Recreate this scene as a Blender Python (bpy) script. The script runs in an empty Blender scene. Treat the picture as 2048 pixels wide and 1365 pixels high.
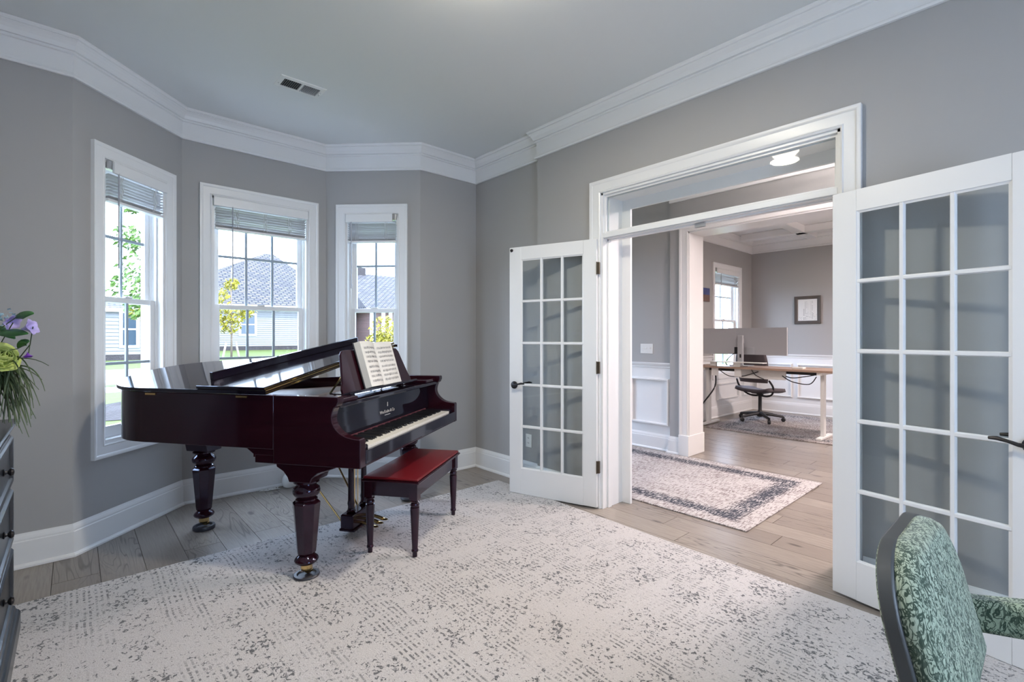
import bpy, bmesh, math, random
from mathutils import Vector, Matrix
random.seed(7)
S = bpy.context.scene
COL = S.collection
PI = math.pi
# ------------------------------------------------------------ camera
F_PX, CX, CY, W, HH = 972.1, 1029.0, 674.8, 2048, 1365
THETA = 0.7362
cd = bpy.data.cameras.new('camera'); cam = bpy.data.objects.new('camera', cd); COL.objects.link(cam)
cd.sensor_width = 36.0; cd.sensor_fit = 'HORIZONTAL'; cd.lens = F_PX / W * 36.0
cd.shift_x = (W / 2 - CX) / W; cd.shift_y = (CY - HH / 2) / W
cd.clip_start = 0.02; cd.clip_end = 400
cam.location = (0, 0, 1.30); cam.rotation_euler = (PI / 2, 0, -THETA)
S.camera = cam
# ------------------------------------------------------------ world, sun, exposure
wd = bpy.data.worlds.new('sky'); S.world = wd; wd.use_nodes = True
bg = wd.node_tree.nodes['Background']; bg.inputs[0].default_value = (0.60, 0.74, 1.0, 1); bg.inputs[1].default_value = 16.0
sd = bpy.data.lights.new('sun', 'SUN'); sun = bpy.data.objects.new('sun', sd); COL.objects.link(sun)
sd.energy = 7.0; sd.angle = 0.02; sd.color = (1.0, 0.88, 0.68)
sun.rotation_euler = (math.radians(38), 0, math.radians(28)); sun.location = (0, -10, 20)
S.view_settings.view_transform = 'Standard'; S.view_settings.look = 'None'
S.view_settings.gamma = 1.0; S.view_settings.use_curve_mapping = False
S.view_settings.exposure = -0.03
S.cycles.max_bounces = 10; S.cycles.diffuse_bounces = 6; S.cycles.transparent_max_bounces = 24

# ------------------------------------------------------------ helpers
class MB:
    """collects geometry, builds ONE mesh object"""
    def __init__(s): s.v = []; s.f = []
    def add(s, vs, fs):
        b = len(s.v); s.v += [tuple(p) for p in vs]; s.f += [tuple(b + i for i in f) for f in fs]; return s
    def box(s, x0, x1, y0, y1, z0, z1):
        return s.add([(x0,y0,z0),(x1,y0,z0),(x1,y1,z0),(x0,y1,z0),(x0,y0,z1),(x1,y0,z1),(x1,y1,z1),(x0,y1,z1)],
                     [(0,3,2,1),(4,5,6,7),(0,1,5,4),(1,2,6,5),(2,3,7,6),(3,0,4,7)])
    def prism(s, poly, h0, h1, axis='z'):
        """poly of 2D points extruded from h0 to h1 along axis. x: poly=(y,z); y: poly=(x,z); z: poly=(x,y)"""
        def m(p, h):
            return (h, p[0], p[1]) if axis == 'x' else ((p[0], h, p[1]) if axis == 'y' else (p[0], p[1], h))
        n = len(poly)
        vs = [m(p, h0) for p in poly] + [m(p, h1) for p in poly]
        return s.add(vs, [tuple(range(n))[::-1], tuple(range(n, 2*n))] + [(i, (i+1) % n, n + (i+1) % n, n + i) for i in range(n)])
    def lathe(s, prof, c=(0,0,0), seg=20, axis='z', rot=0.0):
        n = len(prof); vs = []; fs = []
        for k in range(seg):
            a = 2*PI*k/seg + rot
            for r, h in prof:
                q = (r*math.cos(a), r*math.sin(a), h)
                if axis == 'x': q = (q[2], q[0], q[1])
                if axis == 'y': q = (q[0], q[2], q[1])
                vs.append((c[0]+q[0], c[1]+q[1], c[2]+q[2]))
        for k in range(seg):
            j = (k+1) % seg
            for i in range(n-1): fs.append((k*n+i, j*n+i, j*n+i+1, k*n+i+1))
        fs.append(tuple(k*n for k in range(seg))[::-1]); fs.append(tuple(k*n+n-1 for k in range(seg)))
        return s.add(vs, fs)
    def tube(s, pts, r, seg=8):
        pts = [Vector(p) for p in pts]; n = len(pts); rr = r if isinstance(r, (list, tuple)) else [r]*n
        vs = []; fs = []
        for i, p in enumerate(pts):
            t = (pts[min(i+1, n-1)] - pts[max(i-1, 0)]).normalized()
            a = Vector((0,0,1)) if abs(t.z) < 0.9 else Vector((1,0,0))
            x = t.cross(a).normalized(); y = t.cross(x)
            for k in range(seg):
                w = 2*PI*k/seg; vs.append(p + (x*math.cos(w) + y*math.sin(w))*rr[i])
        for i in range(n-1):
            for k in range(seg):
                j = (k+1) % seg; fs.append((i*seg+k, i*seg+j, (i+1)*seg+j, (i+1)*seg+k))
        fs.append(tuple(range(seg))[::-1]); fs.append(tuple((n-1)*seg+k for k in range(seg)))
        return s.add(vs, fs)
    def ball(s, c, r, seg=12, rings=8):
        rx, ry, rz = r if isinstance(r, (list, tuple)) else (r, r, r)
        prof = [(max(math.sin(PI*i/rings), 0.02), -math.cos(PI*i/rings)) for i in range(rings+1)]
        b = MB().lathe(prof, seg=seg)
        return s.add([(c[0]+p[0]*rx, c[1]+p[1]*ry, c[2]+p[2]*rz) for p in b.v], b.f)
    def xf(s, M):
        s.v = [tuple(M @ Vector(p)) for p in s.v]; return s
    def mesh(s, name):
        me = bpy.data.meshes.new(name); me.from_pydata(s.v, [], s.f)
        bm = bmesh.new(); bm.from_mesh(me); bmesh.ops.recalc_face_normals(bm, faces=bm.faces); bm.to_mesh(me); bm.free()
        return me
    def build(s, name, mat, parent=None, smooth=False, bevel=0, loc=None, rot=None, **t):
        o = bpy.data.objects.new(name, s.mesh(name)); COL.objects.link(o)
        o.data.materials.append(mat)
        if smooth:
            for p in o.data.polygons: p.use_smooth = True
            if smooth != 'all':
                try: o.data.set_sharp_from_angle(angle=math.radians(40))
                except Exception: pass
        if bevel:
            m = o.modifiers.new('bevel', 'BEVEL'); m.width = bevel; m.segments = 2; m.limit_method = 'ANGLE'
            m.angle_limit = math.radians(35); m.harden_normals = False
        if parent: o.parent = parent
        if loc is not None: o.location = loc
        if rot is not None: o.rotation_euler = rot
        tag(o, **t); return o
def tag(o, label=None, cat=None, group=None, kind=None):
    if label: o['label'] = label
    if cat: o['category'] = cat
    if group: o['group'] = group
    if kind: o['kind'] = kind
    return o
def thing(name, loc, rz=0.0, **t):
    o = bpy.data.objects.new(name, None); COL.objects.link(o); o.location = loc; o.rotation_euler = (0, 0, rz)
    o.empty_display_size = 0.1
    return tag(o, **t)
def copy_to(o, parent, loc=None, rot=None):
    c = o.copy(); COL.objects.link(c); c.parent = parent
    if loc is not None: c.location = loc
    if rot is not None: c.rotation_euler = rot
    return c
def offset_path(path, d, side=1):
    """mitred offset of an open 2D polyline; side=+1 -> to the left of travel"""
    out = []; n = len(path)
    for i, p in enumerate(path):
        ns = []
        if i > 0: a = Vector(path[i]) - Vector(path[i-1]); a.normalize(); ns.append(Vector((-a.y, a.x))*side)
        if i < n-1: a = Vector(path[i+1]) - Vector(path[i]); a.normalize(); ns.append(Vector((-a.y, a.x))*side)
        if len(ns) == 2: m = (ns[0]+ns[1]) / (1 + ns[0].dot(ns[1]))
        else: m = ns[0]
        out.append((p[0]+m.x*d, p[1]+m.y*d))
    return out
def sweep(path, prof, side=1):
    """sweep profile [(d,z)...] (closed) along plan path"""
    b = MB(); n = len(prof); k = len(path); vs = []
    offs = [offset_path(path, d, side) for d, z in prof]
    for i in range(k):
        for j in range(n): vs.append((offs[j][i][0], offs[j][i][1], prof[j][1]))
    fs = []
    for i in range(k-1):
        for j in range(n):
            q = (j+1) % n; fs.append((i*n+j, (i+1)*n+j, (i+1)*n+q, i*n+q))
    fs.append(tuple(range(n))); fs.append(tuple((k-1)*n+j for j in range(n))[::-1])
    return b.add(vs, fs)

# ------------------------------------------------------------ materials
def mat(name, col, rough=0.5, metal=0.0, spec=0.5, coat=0.0, emit=None, es=0.0, noise=None, bump=None, trans=0.0, sheen=0.0):
    m = bpy.data.materials.new(name); m.use_nodes = True; nt = m.node_tree; b = nt.nodes['Principled BSDF']
    b.inputs['Base Color'].default_value = (*col, 1); b.inputs['Roughness'].default_value = rough
    b.inputs['Metallic'].default_value = metal; b.inputs['Specular IOR Level'].default_value = spec
    b.inputs['Coat Weight'].default_value = coat; b.inputs['Coat Roughness'].default_value = 0.03
    if sheen: b.inputs['Sheen Weight'].default_value = sheen
    if emit: b.inputs['Emission Color'].default_value = (*emit, 1); b.inputs['Emission Strength'].default_value = es
    tc = nt.nodes.new('ShaderNodeTexCoord')
    if noise:                                   # (scale, amount)
        n = nt.nodes.new('ShaderNodeTexNoise'); n.inputs['Scale'].default_value = noise[0]; n.inputs['Detail'].default_value = 4
        r = nt.nodes.new('ShaderNodeMapRange'); r.inputs['To Min'].default_value = 1-noise[1]; r.inputs['To Max'].default_value = 1+noise[1]
        x = nt.nodes.new('ShaderNodeVectorMath'); x.operation = 'SCALE'; x.inputs[0].default_value = col
        nt.links.new(tc.outputs['Object'], n.inputs['Vector']); nt.links.new(n.outputs['Fac'], r.inputs['Value'])
        nt.links.new(r.outputs['Result'], x.inputs['Scale']); nt.links.new(x.outputs['Vector'], b.inputs['Base Color'])
    if bump:                                    # (scale, strength, distance)
        n = nt.nodes.new('ShaderNodeTexNoise'); n.inputs['Scale'].default_value = bump[0]; n.inputs['Detail'].default_value = 3
        q = nt.nodes.new('ShaderNodeBump'); q.inputs['Strength'].default_value = bump[1]; q.inputs['Distance'].default_value = bump[2]
        nt.links.new(tc.outputs['Object'], n.inputs['Vector']); nt.links.new(n.outputs['Fac'], q.inputs['Height'])
        nt.links.new(q.outputs['Normal'], b.inputs['Normal'])
    return m
class NT:
    """small node-graph helper"""
    def __init__(s, m):
        s.nt = m.node_tree; s.b = s.nt.nodes['Principled BSDF']
        s.obj = s.new('ShaderNodeTexCoord').outputs['Object']
    def new(s, t, **k):
        n = s.nt.nodes.new(t)
        for a, v in k.items(): setattr(n, a, v)
        return n
    def put(s, sock, v):
        if hasattr(v, 'node'): s.nt.links.new(v, sock)
        else: sock.default_value = v
    def mapping(s, vec, scale=(1,1,1), rot=(0,0,0), loc=(0,0,0)):
        n = s.new('ShaderNodeMapping'); s.put(n.inputs['Vector'], vec); n.inputs['Scale'].default_value = scale
        n.inputs['Rotation'].default_value = rot; n.inputs['Location'].default_value = loc; return n.outputs[0]
    def noise(s, vec, scale, detail=3, rough=0.5, dist=0.0):
        n = s.new('ShaderNodeTexNoise'); s.put(n.inputs['Vector'], vec); n.inputs['Scale'].default_value = scale
        n.inputs['Detail'].default_value = detail; n.inputs['Roughness'].default_value = rough; n.inputs['Distortion'].default_value = dist
        return n.outputs['Fac']
    def math(s, op, a, b=0.0, clamp=False):
        n = s.new('ShaderNodeMath', operation=op, use_clamp=clamp); s.put(n.inputs[0], a); s.put(n.inputs[1], b); return n.outputs[0]
    def step(s, v, lo, hi, a=0.0, b=1.0):
        n = s.new('ShaderNodeMapRange', interpolation_type='SMOOTHSTEP'); s.put(n.inputs['Value'], v)
        n.inputs['From Min'].default_value = lo; n.inputs['From Max'].default_value = hi
        n.inputs['To Min'].default_value = a; n.inputs['To Max'].default_value = b; return n.outputs[0]
    def mix(s, f, a, b):
        n = s.new('ShaderNodeMix', data_type='RGBA'); s.put(n.inputs[0], f)
        s.put(n.inputs[6], (*a, 1) if isinstance(a, tuple) else a); s.put(n.inputs[7], (*b, 1) if isinstance(b, tuple) else b); return n.outputs[2]
    def sep(s, v):
        n = s.new('ShaderNodeSeparateXYZ'); s.put(n.inputs[0], v); return n.outputs
    def bump(s, h, strength, dist):
        n = s.new('ShaderNodeBump'); n.inputs['Strength'].default_value = strength; n.inputs['Distance'].default_value = dist
        s.put(n.inputs['Height'], h); s.nt.links.new(n.outputs[0], s.b.inputs['Normal'])
    def color(s, c): s.put(s.b.inputs['Base Color'], c)

M = {}
M['wall'] = mat('grey_wall_paint', (0.385, 0.379, 0.375), 0.6, noise=(1.5, 0.02), bump=(260, 0.06, 0.002))
M['white'] = mat('white_trim_paint', (0.80, 0.80, 0.80), 0.32, noise=(3, 0.015))
M['ceil'] = mat('ceiling_paint', (0.73, 0.745, 0.74), 0.7, bump=(200, 0.05, 0.002))
M['black_metal'] = mat('oil_rubbed_bronze', (0.03, 0.028, 0.03), 0.35, 0.6)
M['bronze'] = mat('bronze_hinge', (0.12, 0.095, 0.07), 0.4, 0.8)
M['brass'] = mat('brass', (0.75, 0.55, 0.25), 0.2, 1.0)
M['steel'] = mat('brushed_steel', (0.62, 0.62, 0.63), 0.3, 0.9)
M['blind'] = mat('blind_slat_white', (0.56, 0.55, 0.55), 0.45)
M['plastic'] = mat('white_plastic', (0.78, 0.78, 0.76), 0.35)
M['dark_slot'] = mat('dark_slot', (0.03, 0.03, 0.03), 0.6)
M['lawn'] = mat('lawn_grass', (0.045, 0.066, 0.0035), 0.9, noise=(6, 0.35), bump=(30, 0.5, 0.03))
M['concrete'] = mat('concrete', (0.24, 0.235, 0.225), 0.8, noise=(2, 0.06))
M['mulch'] = mat('mulch', (0.03, 0.025, 0.026), 0.95, noise=(12, 0.5), bump=(25, 0.8, 0.05))
M['siding'] = mat('white_lap_siding', (0.128, 0.126, 0.124), 0.6)
M['far_glass'] = mat('far_window_glass', (0.02, 0.035, 0.05), 0.08)
M['bark'] = mat('bark', (0.16, 0.12, 0.09), 0.9, noise=(20, 0.3))
M['leaf'] = mat('leaf_green', (0.055, 0.115, 0.008), 0.6, noise=(3, 0.4))
M['leaf_y'] = mat('leaf_yellow_green', (0.19, 0.165, 0.005), 0.6, noise=(3, 0.3))
M['stake'] = mat('tree_stake_wood', (0.25, 0.2, 0.16), 0.8)
M['paper'] = mat('book_paper', (0.74, 0.72, 0.68), 0.7)
M['ink'] = mat('music_ink', (0.06, 0.06, 0.07), 0.7)
M['ivory'] = mat('white_key_plastic', (0.80, 0.77, 0.70), 0.15)
M['ebony'] = mat('black_key', (0.01, 0.01, 0.012), 0.2)
M['felt_red'] = mat('key_felt', (0.10, 0.02, 0.03), 0.9)
M['plate'] = mat('gold_iron_plate', (0.20, 0.11, 0.055), 0.5, 0.15, noise=(8, 0.15))
M['cup'] = mat('caster_cup', (0.035, 0.035, 0.045), 0.4)
M['soundwood'] = mat('inner_rim_wood', (0.36, 0.22, 0.14), 0.4, noise=(10, 0.15))
M['decal'] = mat('gold_decal', (0.85, 0.83, 0.75), 0.35, 0.2)

def glass_mat():
    m = bpy.data.materials.new('clear_pane_glass'); m.use_nodes = True; nt = m.node_tree; nt.nodes.clear()
    o = nt.nodes.new('ShaderNodeOutputMaterial'); mx = nt.nodes.new('ShaderNodeMixShader'); t = nt.nodes.new('ShaderNodeBsdfTransparent')
    g = nt.nodes.new('ShaderNodeBsdfGlossy'); f = nt.nodes.new('ShaderNodeLayerWeight'); pw = nt.nodes.new('ShaderNodeMath'); ad = nt.nodes.new('ShaderNodeMath')
    g.inputs['Roughness'].default_value = 0.02; f.inputs['Blend'].default_value = 0.5; pw.operation = 'POWER'; pw.inputs[1].default_value = 5.0; ad.operation = 'MULTIPLY_ADD'; ad.inputs[1].default_value = 0.5; ad.inputs[2].default_value = 0.022; t.inputs[0].default_value = (0.95, 0.97, 0.97, 1)
    nt.links.new(f.outputs['Facing'], pw.inputs[0]); nt.links.new(pw.outputs[0], ad.inputs[0]); nt.links.new(ad.outputs[0], mx.inputs[0]); nt.links.new(t.outputs[0], mx.inputs[1]); nt.links.new(g.outputs[0], mx.inputs[2])
    nt.links.new(mx.outputs[0], o.inputs[0]); return m
M['glass'] = glass_mat()

def wood_floor_mat():
    m = mat('grey_oak_plank', (0.4, 0.36, 0.32), 0.30); g = NT(m)
    oi = g.new('ShaderNodeObjectInfo'); rnd = oi.outputs['Random']
    add = g.new('ShaderNodeVectorMath', operation='ADD'); g.put(add.inputs[0], g.obj)
    cmb = g.new('ShaderNodeCombineXYZ'); g.put(cmb.inputs[0], g.math('MULTIPLY', rnd, 37.0)); g.put(cmb.inputs[1], g.math('MULTIPLY', rnd, 91.0))
    g.put(add.inputs[1], cmb.outputs[0]); v = add.outputs[0]
    low = g.noise(g.mapping(v, (7, 0.9, 1)), 1.0, 2, 0.5, 0.6)
    rings = g.math('PINGPONG', g.math('MULTIPLY', low, 16.0), 0.5)
    line = g.step(rings, 0.0, 0.16, 1, 0)
    fine = g.noise(g.mapping(v, (120, 5, 1)), 1.0, 4, 0.6)
    ln2 = g.math('MULTIPLY', line, g.step(g.noise(g.mapping(v, (3, 0.7, 1), loc=(5, 3, 0)), 1.0, 2), 0.42, 0.62))
    vo = g.new('ShaderNodeTexVoronoi', feature='F1'); g.put(vo.inputs['Vector'], g.mapping(v, (6.5, 2.4, 1))); vo.inputs['Scale'].default_value = 1.0
    knot = g.step(vo.outputs['Distance'], 0.06, 0.15, 1, 0)
    tone = g.mix(rnd, (0.235, 0.20, 0.172), (0.33, 0.29, 0.25))
    c = g.mix(g.step(fine, 0.35, 0.7), tone, g.mix(0.6, tone, (0.17, 0.14, 0.12)))
    c = g.mix(g.math('MULTIPLY', ln2, 0.85), c, (0.085, 0.07, 0.06))
    c = g.mix(g.math('MULTIPLY', knot, 0.85), c, (0.07, 0.058, 0.052))
    g.color(c); g.bump(fine, 0.15, 0.002)
    return m
M['plank'] = wood_floor_mat()
M['subfloor'] = mat('dark_plank_joint', (0.09, 0.08, 0.07), 0.9)

def rug_mat():
    m = mat('cream_distressed_rug', (0.7, 0.69, 0.67), 0.95, spec=0.1, sheen=0.3); g = NT(m); v = g.obj
    s = g.sep(v)
    warp = g.noise(v, 2.2, 2)
    x = g.math('ADD', s[0], g.math('MULTIPLY', warp, 0.035))
    P_ = 0.34                                        # one repeat of bands across x
    ph = g.math('PINGPONG', x, P_/2)                 # 0 .. .17
    loz = g.math('MULTIPLY', g.step(ph, 0.085, 0.115), g.step(g.math('PINGPONG', s[1], 0.13), 0.015, 0.06))   # medallion band
    row = g.step(g.math('PINGPONG', x, 0.0165), 0.004, 0.010)                                                  # fine rows
    flk = g.noise(g.mapping(v, (1.0, 0.8, 1)), 62, 3, 0.65, 0.8)
    clump = g.noise(v, 4.5, 3, 0.6)
    wear = g.noise(v, 1.1, 2)
    thr = g.math('SUBTRACT', 0.748, g.math('ADD', g.math('MULTIPLY', clump, 0.14), g.math('ADD', g.math('MULTIPLY', loz, 0.060), g.math('ADD', g.math('MULTIPLY', row, 0.03), g.math('MULTIPLY', wear, 0.11)))))
    a = g.step(g.math('SUBTRACT', flk, thr), 0.0, 0.04)
    def line(c, w):
        return g.step(g.math('ABSOLUTE', g.math('SUBTRACT', ph, c)), w, w+0.003, 1, 0)
    lines = g.math('MAXIMUM', g.math('MAXIMUM', line(0.010, .003), line(0.036, .0025)), g.math('MAXIMUM', line(0.058, .003), line(0.080, .0025)))
    dots = g.step(g.noise(g.mapping(v, (9, 46, 1)), 1.0, 3, 0.7), 0.49, 0.56)
    fade = g.step(g.noise(g.mapping(v, (1, 1, 1), loc=(4, 7, 0)), 1.6, 2), 0.36, 0.56)
    b = g.math('MULTIPLY', g.math('MULTIPLY', lines, dots), fade)
    msk = g.math('MAXIMUM', a, g.math('MULTIPLY', b, 0.85), True)
    pile = g.noise(v, 150, 3, 0.7)
    base = g.mix(pile, (0.40, 0.375, 0.37), (0.70, 0.67, 0.66))
    dark = g.mix(g.noise(v, 9, 2), (0.03, 0.034, 0.042), (0.14, 0.135, 0.14))
    g.color(g.mix(g.math('MULTIPLY', msk, 0.95), base, dark))
    g.bump(g.math('ADD', g.noise(v, 210, 3), g.math('MULTIPLY', msk, -0.4)), 0.7, 0.006)
    return m
M['rug'] = rug_mat()
def runner_mat(name, hx, hy, dens, bw=.085):
    """cream rug with inked cross-hatching, denser towards a border band. hx, hy: half sizes"""
    m = mat(name, (0.6, 0.58, 0.57), 0.95, spec=0.1); g = NT(m); v = g.obj; s = g.sep(v)
    ex = g.math('SUBTRACT', hx, g.math('ABSOLUTE', s[0])); ey = g.math('SUBTRACT', hy, g.math('ABSOLUTE', s[1]))
    e = g.math('MINIMUM', ex, ey)
    bnd = g.math('MULTIPLY', g.step(e, 0.08, 0.16), g.step(e, 0.22, 0.34, 1, 0))
    h1 = g.noise(g.mapping(v, (16, 95, 1)), 1.0, 3, 0.6, 0.3)
    h2 = g.noise(g.mapping(v, (95, 14, 1)), 1.0, 3, 0.6, 0.3)
    big = g.noise(v, 3.2, 3)
    h = g.math('MAXIMUM', h1, g.math('ADD', h2, -0.03))
    thr = g.math('SUBTRACT', dens, g.math('ADD', g.math('MULTIPLY', bnd, bw), g.math('MULTIPLY', big, 0.20)))
    k = g.step(g.math('SUBTRACT', h, thr), 0.0, 0.06)
    base = g.mix(g.noise(v, 60, 2), (0.36, 0.34, 0.335), (0.56, 0.53, 0.525))
    g.color(g.mix(k, base, g.mix(bnd, (0.22, 0.19, 0.185), (0.045, 0.05, 0.065)))); g.bump(g.noise(v, 150, 3), 0.5, 0.004)
    return m
def mahogany():
    m = mat('polished_mahogany', (0.05, 0.01, 0.012), 0.10, spec=0.62)
    m.node_tree.nodes['Principled BSDF'].inputs['Specular Tint'].default_value = (.62, .72, 1.0, 1); g = NT(m)  # bluish tint paints cool light into the wood's reflections
    n = g.noise(g.mapping(g.obj, (6, 2, 45)), 1.0, 4, 0.6, 0.8)
    g.color(g.mix(n, (0.010, 0.002, 0.005), (0.034, 0.006, 0.010))); return m
M['mahog'] = mahogany()
def piano_lid():
    m = mat('polished_dark_lid', (0.010, 0.006, 0.011), 0.06, spec=0.85); m.node_tree.nodes['Principled BSDF'].inputs['Specular Tint'].default_value = (.62, .76, 1.0, 1); return m  # blue put into the gloss, standing in for cool reflected light
M['mahog_dark'] = piano_lid()
def bench_leather():
    m = mat('oxblood_leather', (0.13, 0.008, 0.012), 0.30, spec=0.5, bump=(260, 0.12, 0.001)); return m
M['leather'] = bench_leather()
M['chest'] = mat('black_lacquer', (0.006, 0.009, 0.015), 0.30, spec=0.35, coat=0.15)
M['chest_edge'] = mat('worn_edge_paint', (0.02, 0.024, 0.032), 0.35, coat=0.2)
def coral_fabric():
    m = mat('green_coral_fabric', (0.5, 0.58, 0.48), 0.85, spec=0.2, sheen=0.3); g = NT(m)
    v = g.mapping(g.obj, (1, 1, 0.55))
    wv = g.noise(v, 12, 2)
    n = g.noise(v, 48, 1.5, 0.5, 1.9)
    a = g.step(g.math('ABSOLUTE', g.math('SUBTRACT', n, 0.5)), 0.03, 0.062, 1, 0)
    n2 = g.noise(g.mapping(g.obj, (1, 1, 0.5), loc=(3, 1, 2)), 75, 1.5, 0.5, 1.4)
    b = g.step(g.math('ABSOLUTE', g.math('SUBTRACT', n2, 0.5)), 0.02, 0.05, 0.9, 0)
    k = g.math('MAXIMUM', a, b)
    g.color(g.mix(k, g.mix(wv, (0.32, 0.40, 0.30), (0.48, 0.52, 0.39)), (0.05, 0.08, 0.055)))
    g.bump(k, -0.6, 0.003); return m
M['coral'] = coral_fabric()
M['chairwood'] = mat('distressed_charcoal_wood', (0.065, 0.068, 0.07), 0.42, noise=(9, 0.25))
def roof_mat():
    m = mat('grey_shingles', (0.3, 0.3, 0.34), 0.9); g = NT(m)
    br = g.new('ShaderNodeTexBrick'); g.put(br.inputs['Vector'], g.mapping(g.obj, (1, 1, 1)))
    br.inputs['Scale'].default_value = 1.4; br.inputs['Color1'].default_value = (0.095, 0.087, 0.093, 1); br.inputs['Color2'].default_value = (0.046, 0.042, 0.047, 1)
    br.inputs['Mortar'].default_value = (0.008, 0.008, 0.012, 1); br.inputs['Mortar Size'].default_value = 0.06
    g.color(br.outputs['Color']); return m
M['roof'] = roof_mat()
def brick_mat():
    m = mat('far_red_brick', (0.4, 0.2, 0.18), 0.9); g = NT(m)
    br = g.new('ShaderNodeTexBrick'); g.put(br.inputs['Vector'], g.mapping(g.obj, (1, 1, 1), rot=(PI/2, 0, 0)))
    br.inputs['Scale'].default_value = 4.0; br.inputs['Color1'].default_value = (0.11, 0.05, 0.044, 1); br.inputs['Color2'].default_value = (0.075, 0.035, 0.03, 1)
    br.inputs['Mortar'].default_value = (0.16, 0.15, 0.145, 1); br.inputs['Mortar Size'].default_value = 0.02
    g.color(br.outputs['Color']); return m
M['brick'] = brick_mat()

# ------------------------------------------------------------ room dimensions (metres; camera stands at x=y=0)
H = 3.07; ZCB = 2.838
XL, XR, XJ, YF, YJ, YB = -0.65, 3.006, 2.961, 3.898, 2.973, -1.7
P1, P2, P3, P4 = (-0.007, YF), (0.620, 4.526), (1.736, 4.526), (2.363, YF)
XH0, XH1, XH2 = 3.206, 5.005, 4.962            # hall: near face, far wall, far wall beyond the jog
HH_ = 3.03                                     # hall and office ceiling
XO, YO, YJH = 9.09, 3.64, 2.875                # office far wall, office window wall, hall jog
OY0, OY1, OZ = 0.734, 2.2885, 2.39             # double-door opening
QY1, QZ = 2.655, 2.45                          # office opening

# ------------------------------------------------------------ walls
def wall(name, p0, p1, thick, z1, openings=(), outside=1, z0=0.0, ext=(0, 0), label='', m=None):
    """box wall whose room face runs p0->p1; outside=+1: wall body to the left of travel"""
    a = Vector(p0); b = Vector(p1); d = (b-a).normalized(); n = Vector((-d.y, d.x))*outside; L = (b-a).length
    xs = sorted({-ext[0], L+ext[1], *[o[0] for o in openings], *[o[1] for o in openings]})
    zs = sorted({z0, z1, *[o[2] for o in openings], *[o[3] for o in openings]})
    zs = [z for z in zs if z0 <= z <= z1]
    mb = MB()
    for i in range(len(xs)-1):
        for j in range(len(zs)-1):
            cx, cz = (xs[i]+xs[i+1])/2, (zs[j]+zs[j+1])/2
            if any(o[0] < cx < o[1] and o[2] < cz < o[3] for o in openings): continue
            vs = []
            for z in (zs[j], zs[j+1]):
                for s, t in ((xs[i], 0), (xs[i+1], 0), (xs[i+1], thick), (xs[i], thick)):
                    q = a + d*s + n*t; vs.append((q.x, q.y, z))
            mb.add(vs, [(0,3,2,1),(4,5,6,7),(0,1,5,4),(1,2,6,5),(2,3,7,6),(3,0,4,7)])
    o = MB.build(mb, name, m or M['wall'], kind='structure', label=label)
    bm = bmesh.new(); bm.from_mesh(o.data); bmesh.ops.remove_doubles(bm, verts=bm.verts, dist=1e-4)
    # drop the inner faces between neighbouring blocks
    seen = {}
    for f in bm.faces:
        k = tuple(sorted(v.index for v in f.verts)); seen.setdefault(k, []).append(f)
    bmesh.ops.delete(bm, geom=[f for l in seen.values() if len(l) > 1 for f in l], context='FACES')
    bmesh.ops.recalc_face_normals(bm, faces=bm.faces); bm.to_mesh(o.data); bm.free()
    return o
TW = 0.15
SB = (Vector(P2)-Vector(P1)).length
W1o = (0.203, 0.715, 0.62, 2.44); W2o = (0.200, 0.955, 0.62, 2.44); W3o = (0.187, 0.684, 0.62, 2.44)
wall('wall_left', (XL, YB), (XL, YF), TW, H, ext=(TW, TW), label='plain grey wall behind the black chest')
wall('wall_front_left', (XL, YF), P1, TW, H, label='short grey wall between black chest and bay window')
wall('wall_bay_left', P1, P2, TW, H, [W1o], ext=(0, 0.06), label='angled grey bay wall holding the window beside the piano tail')
wall('wall_bay_middle', P2, P3, TW, H, [W2o], ext=(0.06, 0.06), label='grey middle bay wall holding the widest window')
wall('wall_bay_right', P3, P4, TW, H, [W3o], ext=(0.06, 0), label='angled grey bay wall holding the window behind the music desk')
wall('wall_front_right', P4, (XR, YF), TW, H, ext=(0, 0.2), label='short grey wall between bay window and room corner')
wall('wall_right_recess', (XR, YF), (XR, YJ), XH0-XR, H, label='recessed grey wall strip behind the open left french door')
wall('wall_right', (XJ, YJ), (XJ, YB), XH0-XJ, H, [(YJ-OY1, YJ-OY0, 0, OZ)], label='grey wall holding the double french door opening')
# unseen back wall; its window is added to let in fill daylight
wall('wall_back', (XJ, YB), (XL, YB), TW, H, [(1.2, 2.4, 0.8, 2.3)], ext=(0.3, 0.2), label='grey wall behind the camera with an added fill-light window')
wall('wall_hall_left', (XH1, 4.6), (XH1, YJH), 0.12, 3.4, outside=1, label='hall wall with white wainscot and light switches')
wall('wall_hall', (XH2, YJH), (XH2, -1.0), 0.31, 3.4, [(YJH-QY1, YJH-0.2, 0, QZ)], label='hall wall with the tall cased opening to the office')
wall('wall_hall_end', (XH0-0.2, 4.6), (XH1+0.4, 4.6), 0.12, 3.4, [(.55, 1.45, .3, 2.4)], label='grey end wall of the hall')
wall('wall_hall_back', (XH1+0.4, -1.0), (XH0-0.2, -1.0), 0.12, 3.4, label='grey rear wall of the hall')
wall('wall_hall_near', (XH0-0.1, 4.6), (XH0-0.1, YF), 0.1, 3.4, outside=-1, label='grey hall wall beside the entry')
WOo = (7.645-5.27, 8.54-5.27, 0.70, 2.42)
wall('wall_office_left', (5.27, YO), (XO, YO), TW, 3.4, [WOo], ext=(0, 0.2), label='office wall with a single window and white wainscot')
wall('wall_office_far', (XO, YO), (XO, -0.2), TW, 3.4, ext=(0, .2), label='office wall with the framed print and white wainscot')
wall('wall_office_right', (XO, -0.2), (5.27, -0.2), TW, 3.4, label='plain office side wall')
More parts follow.
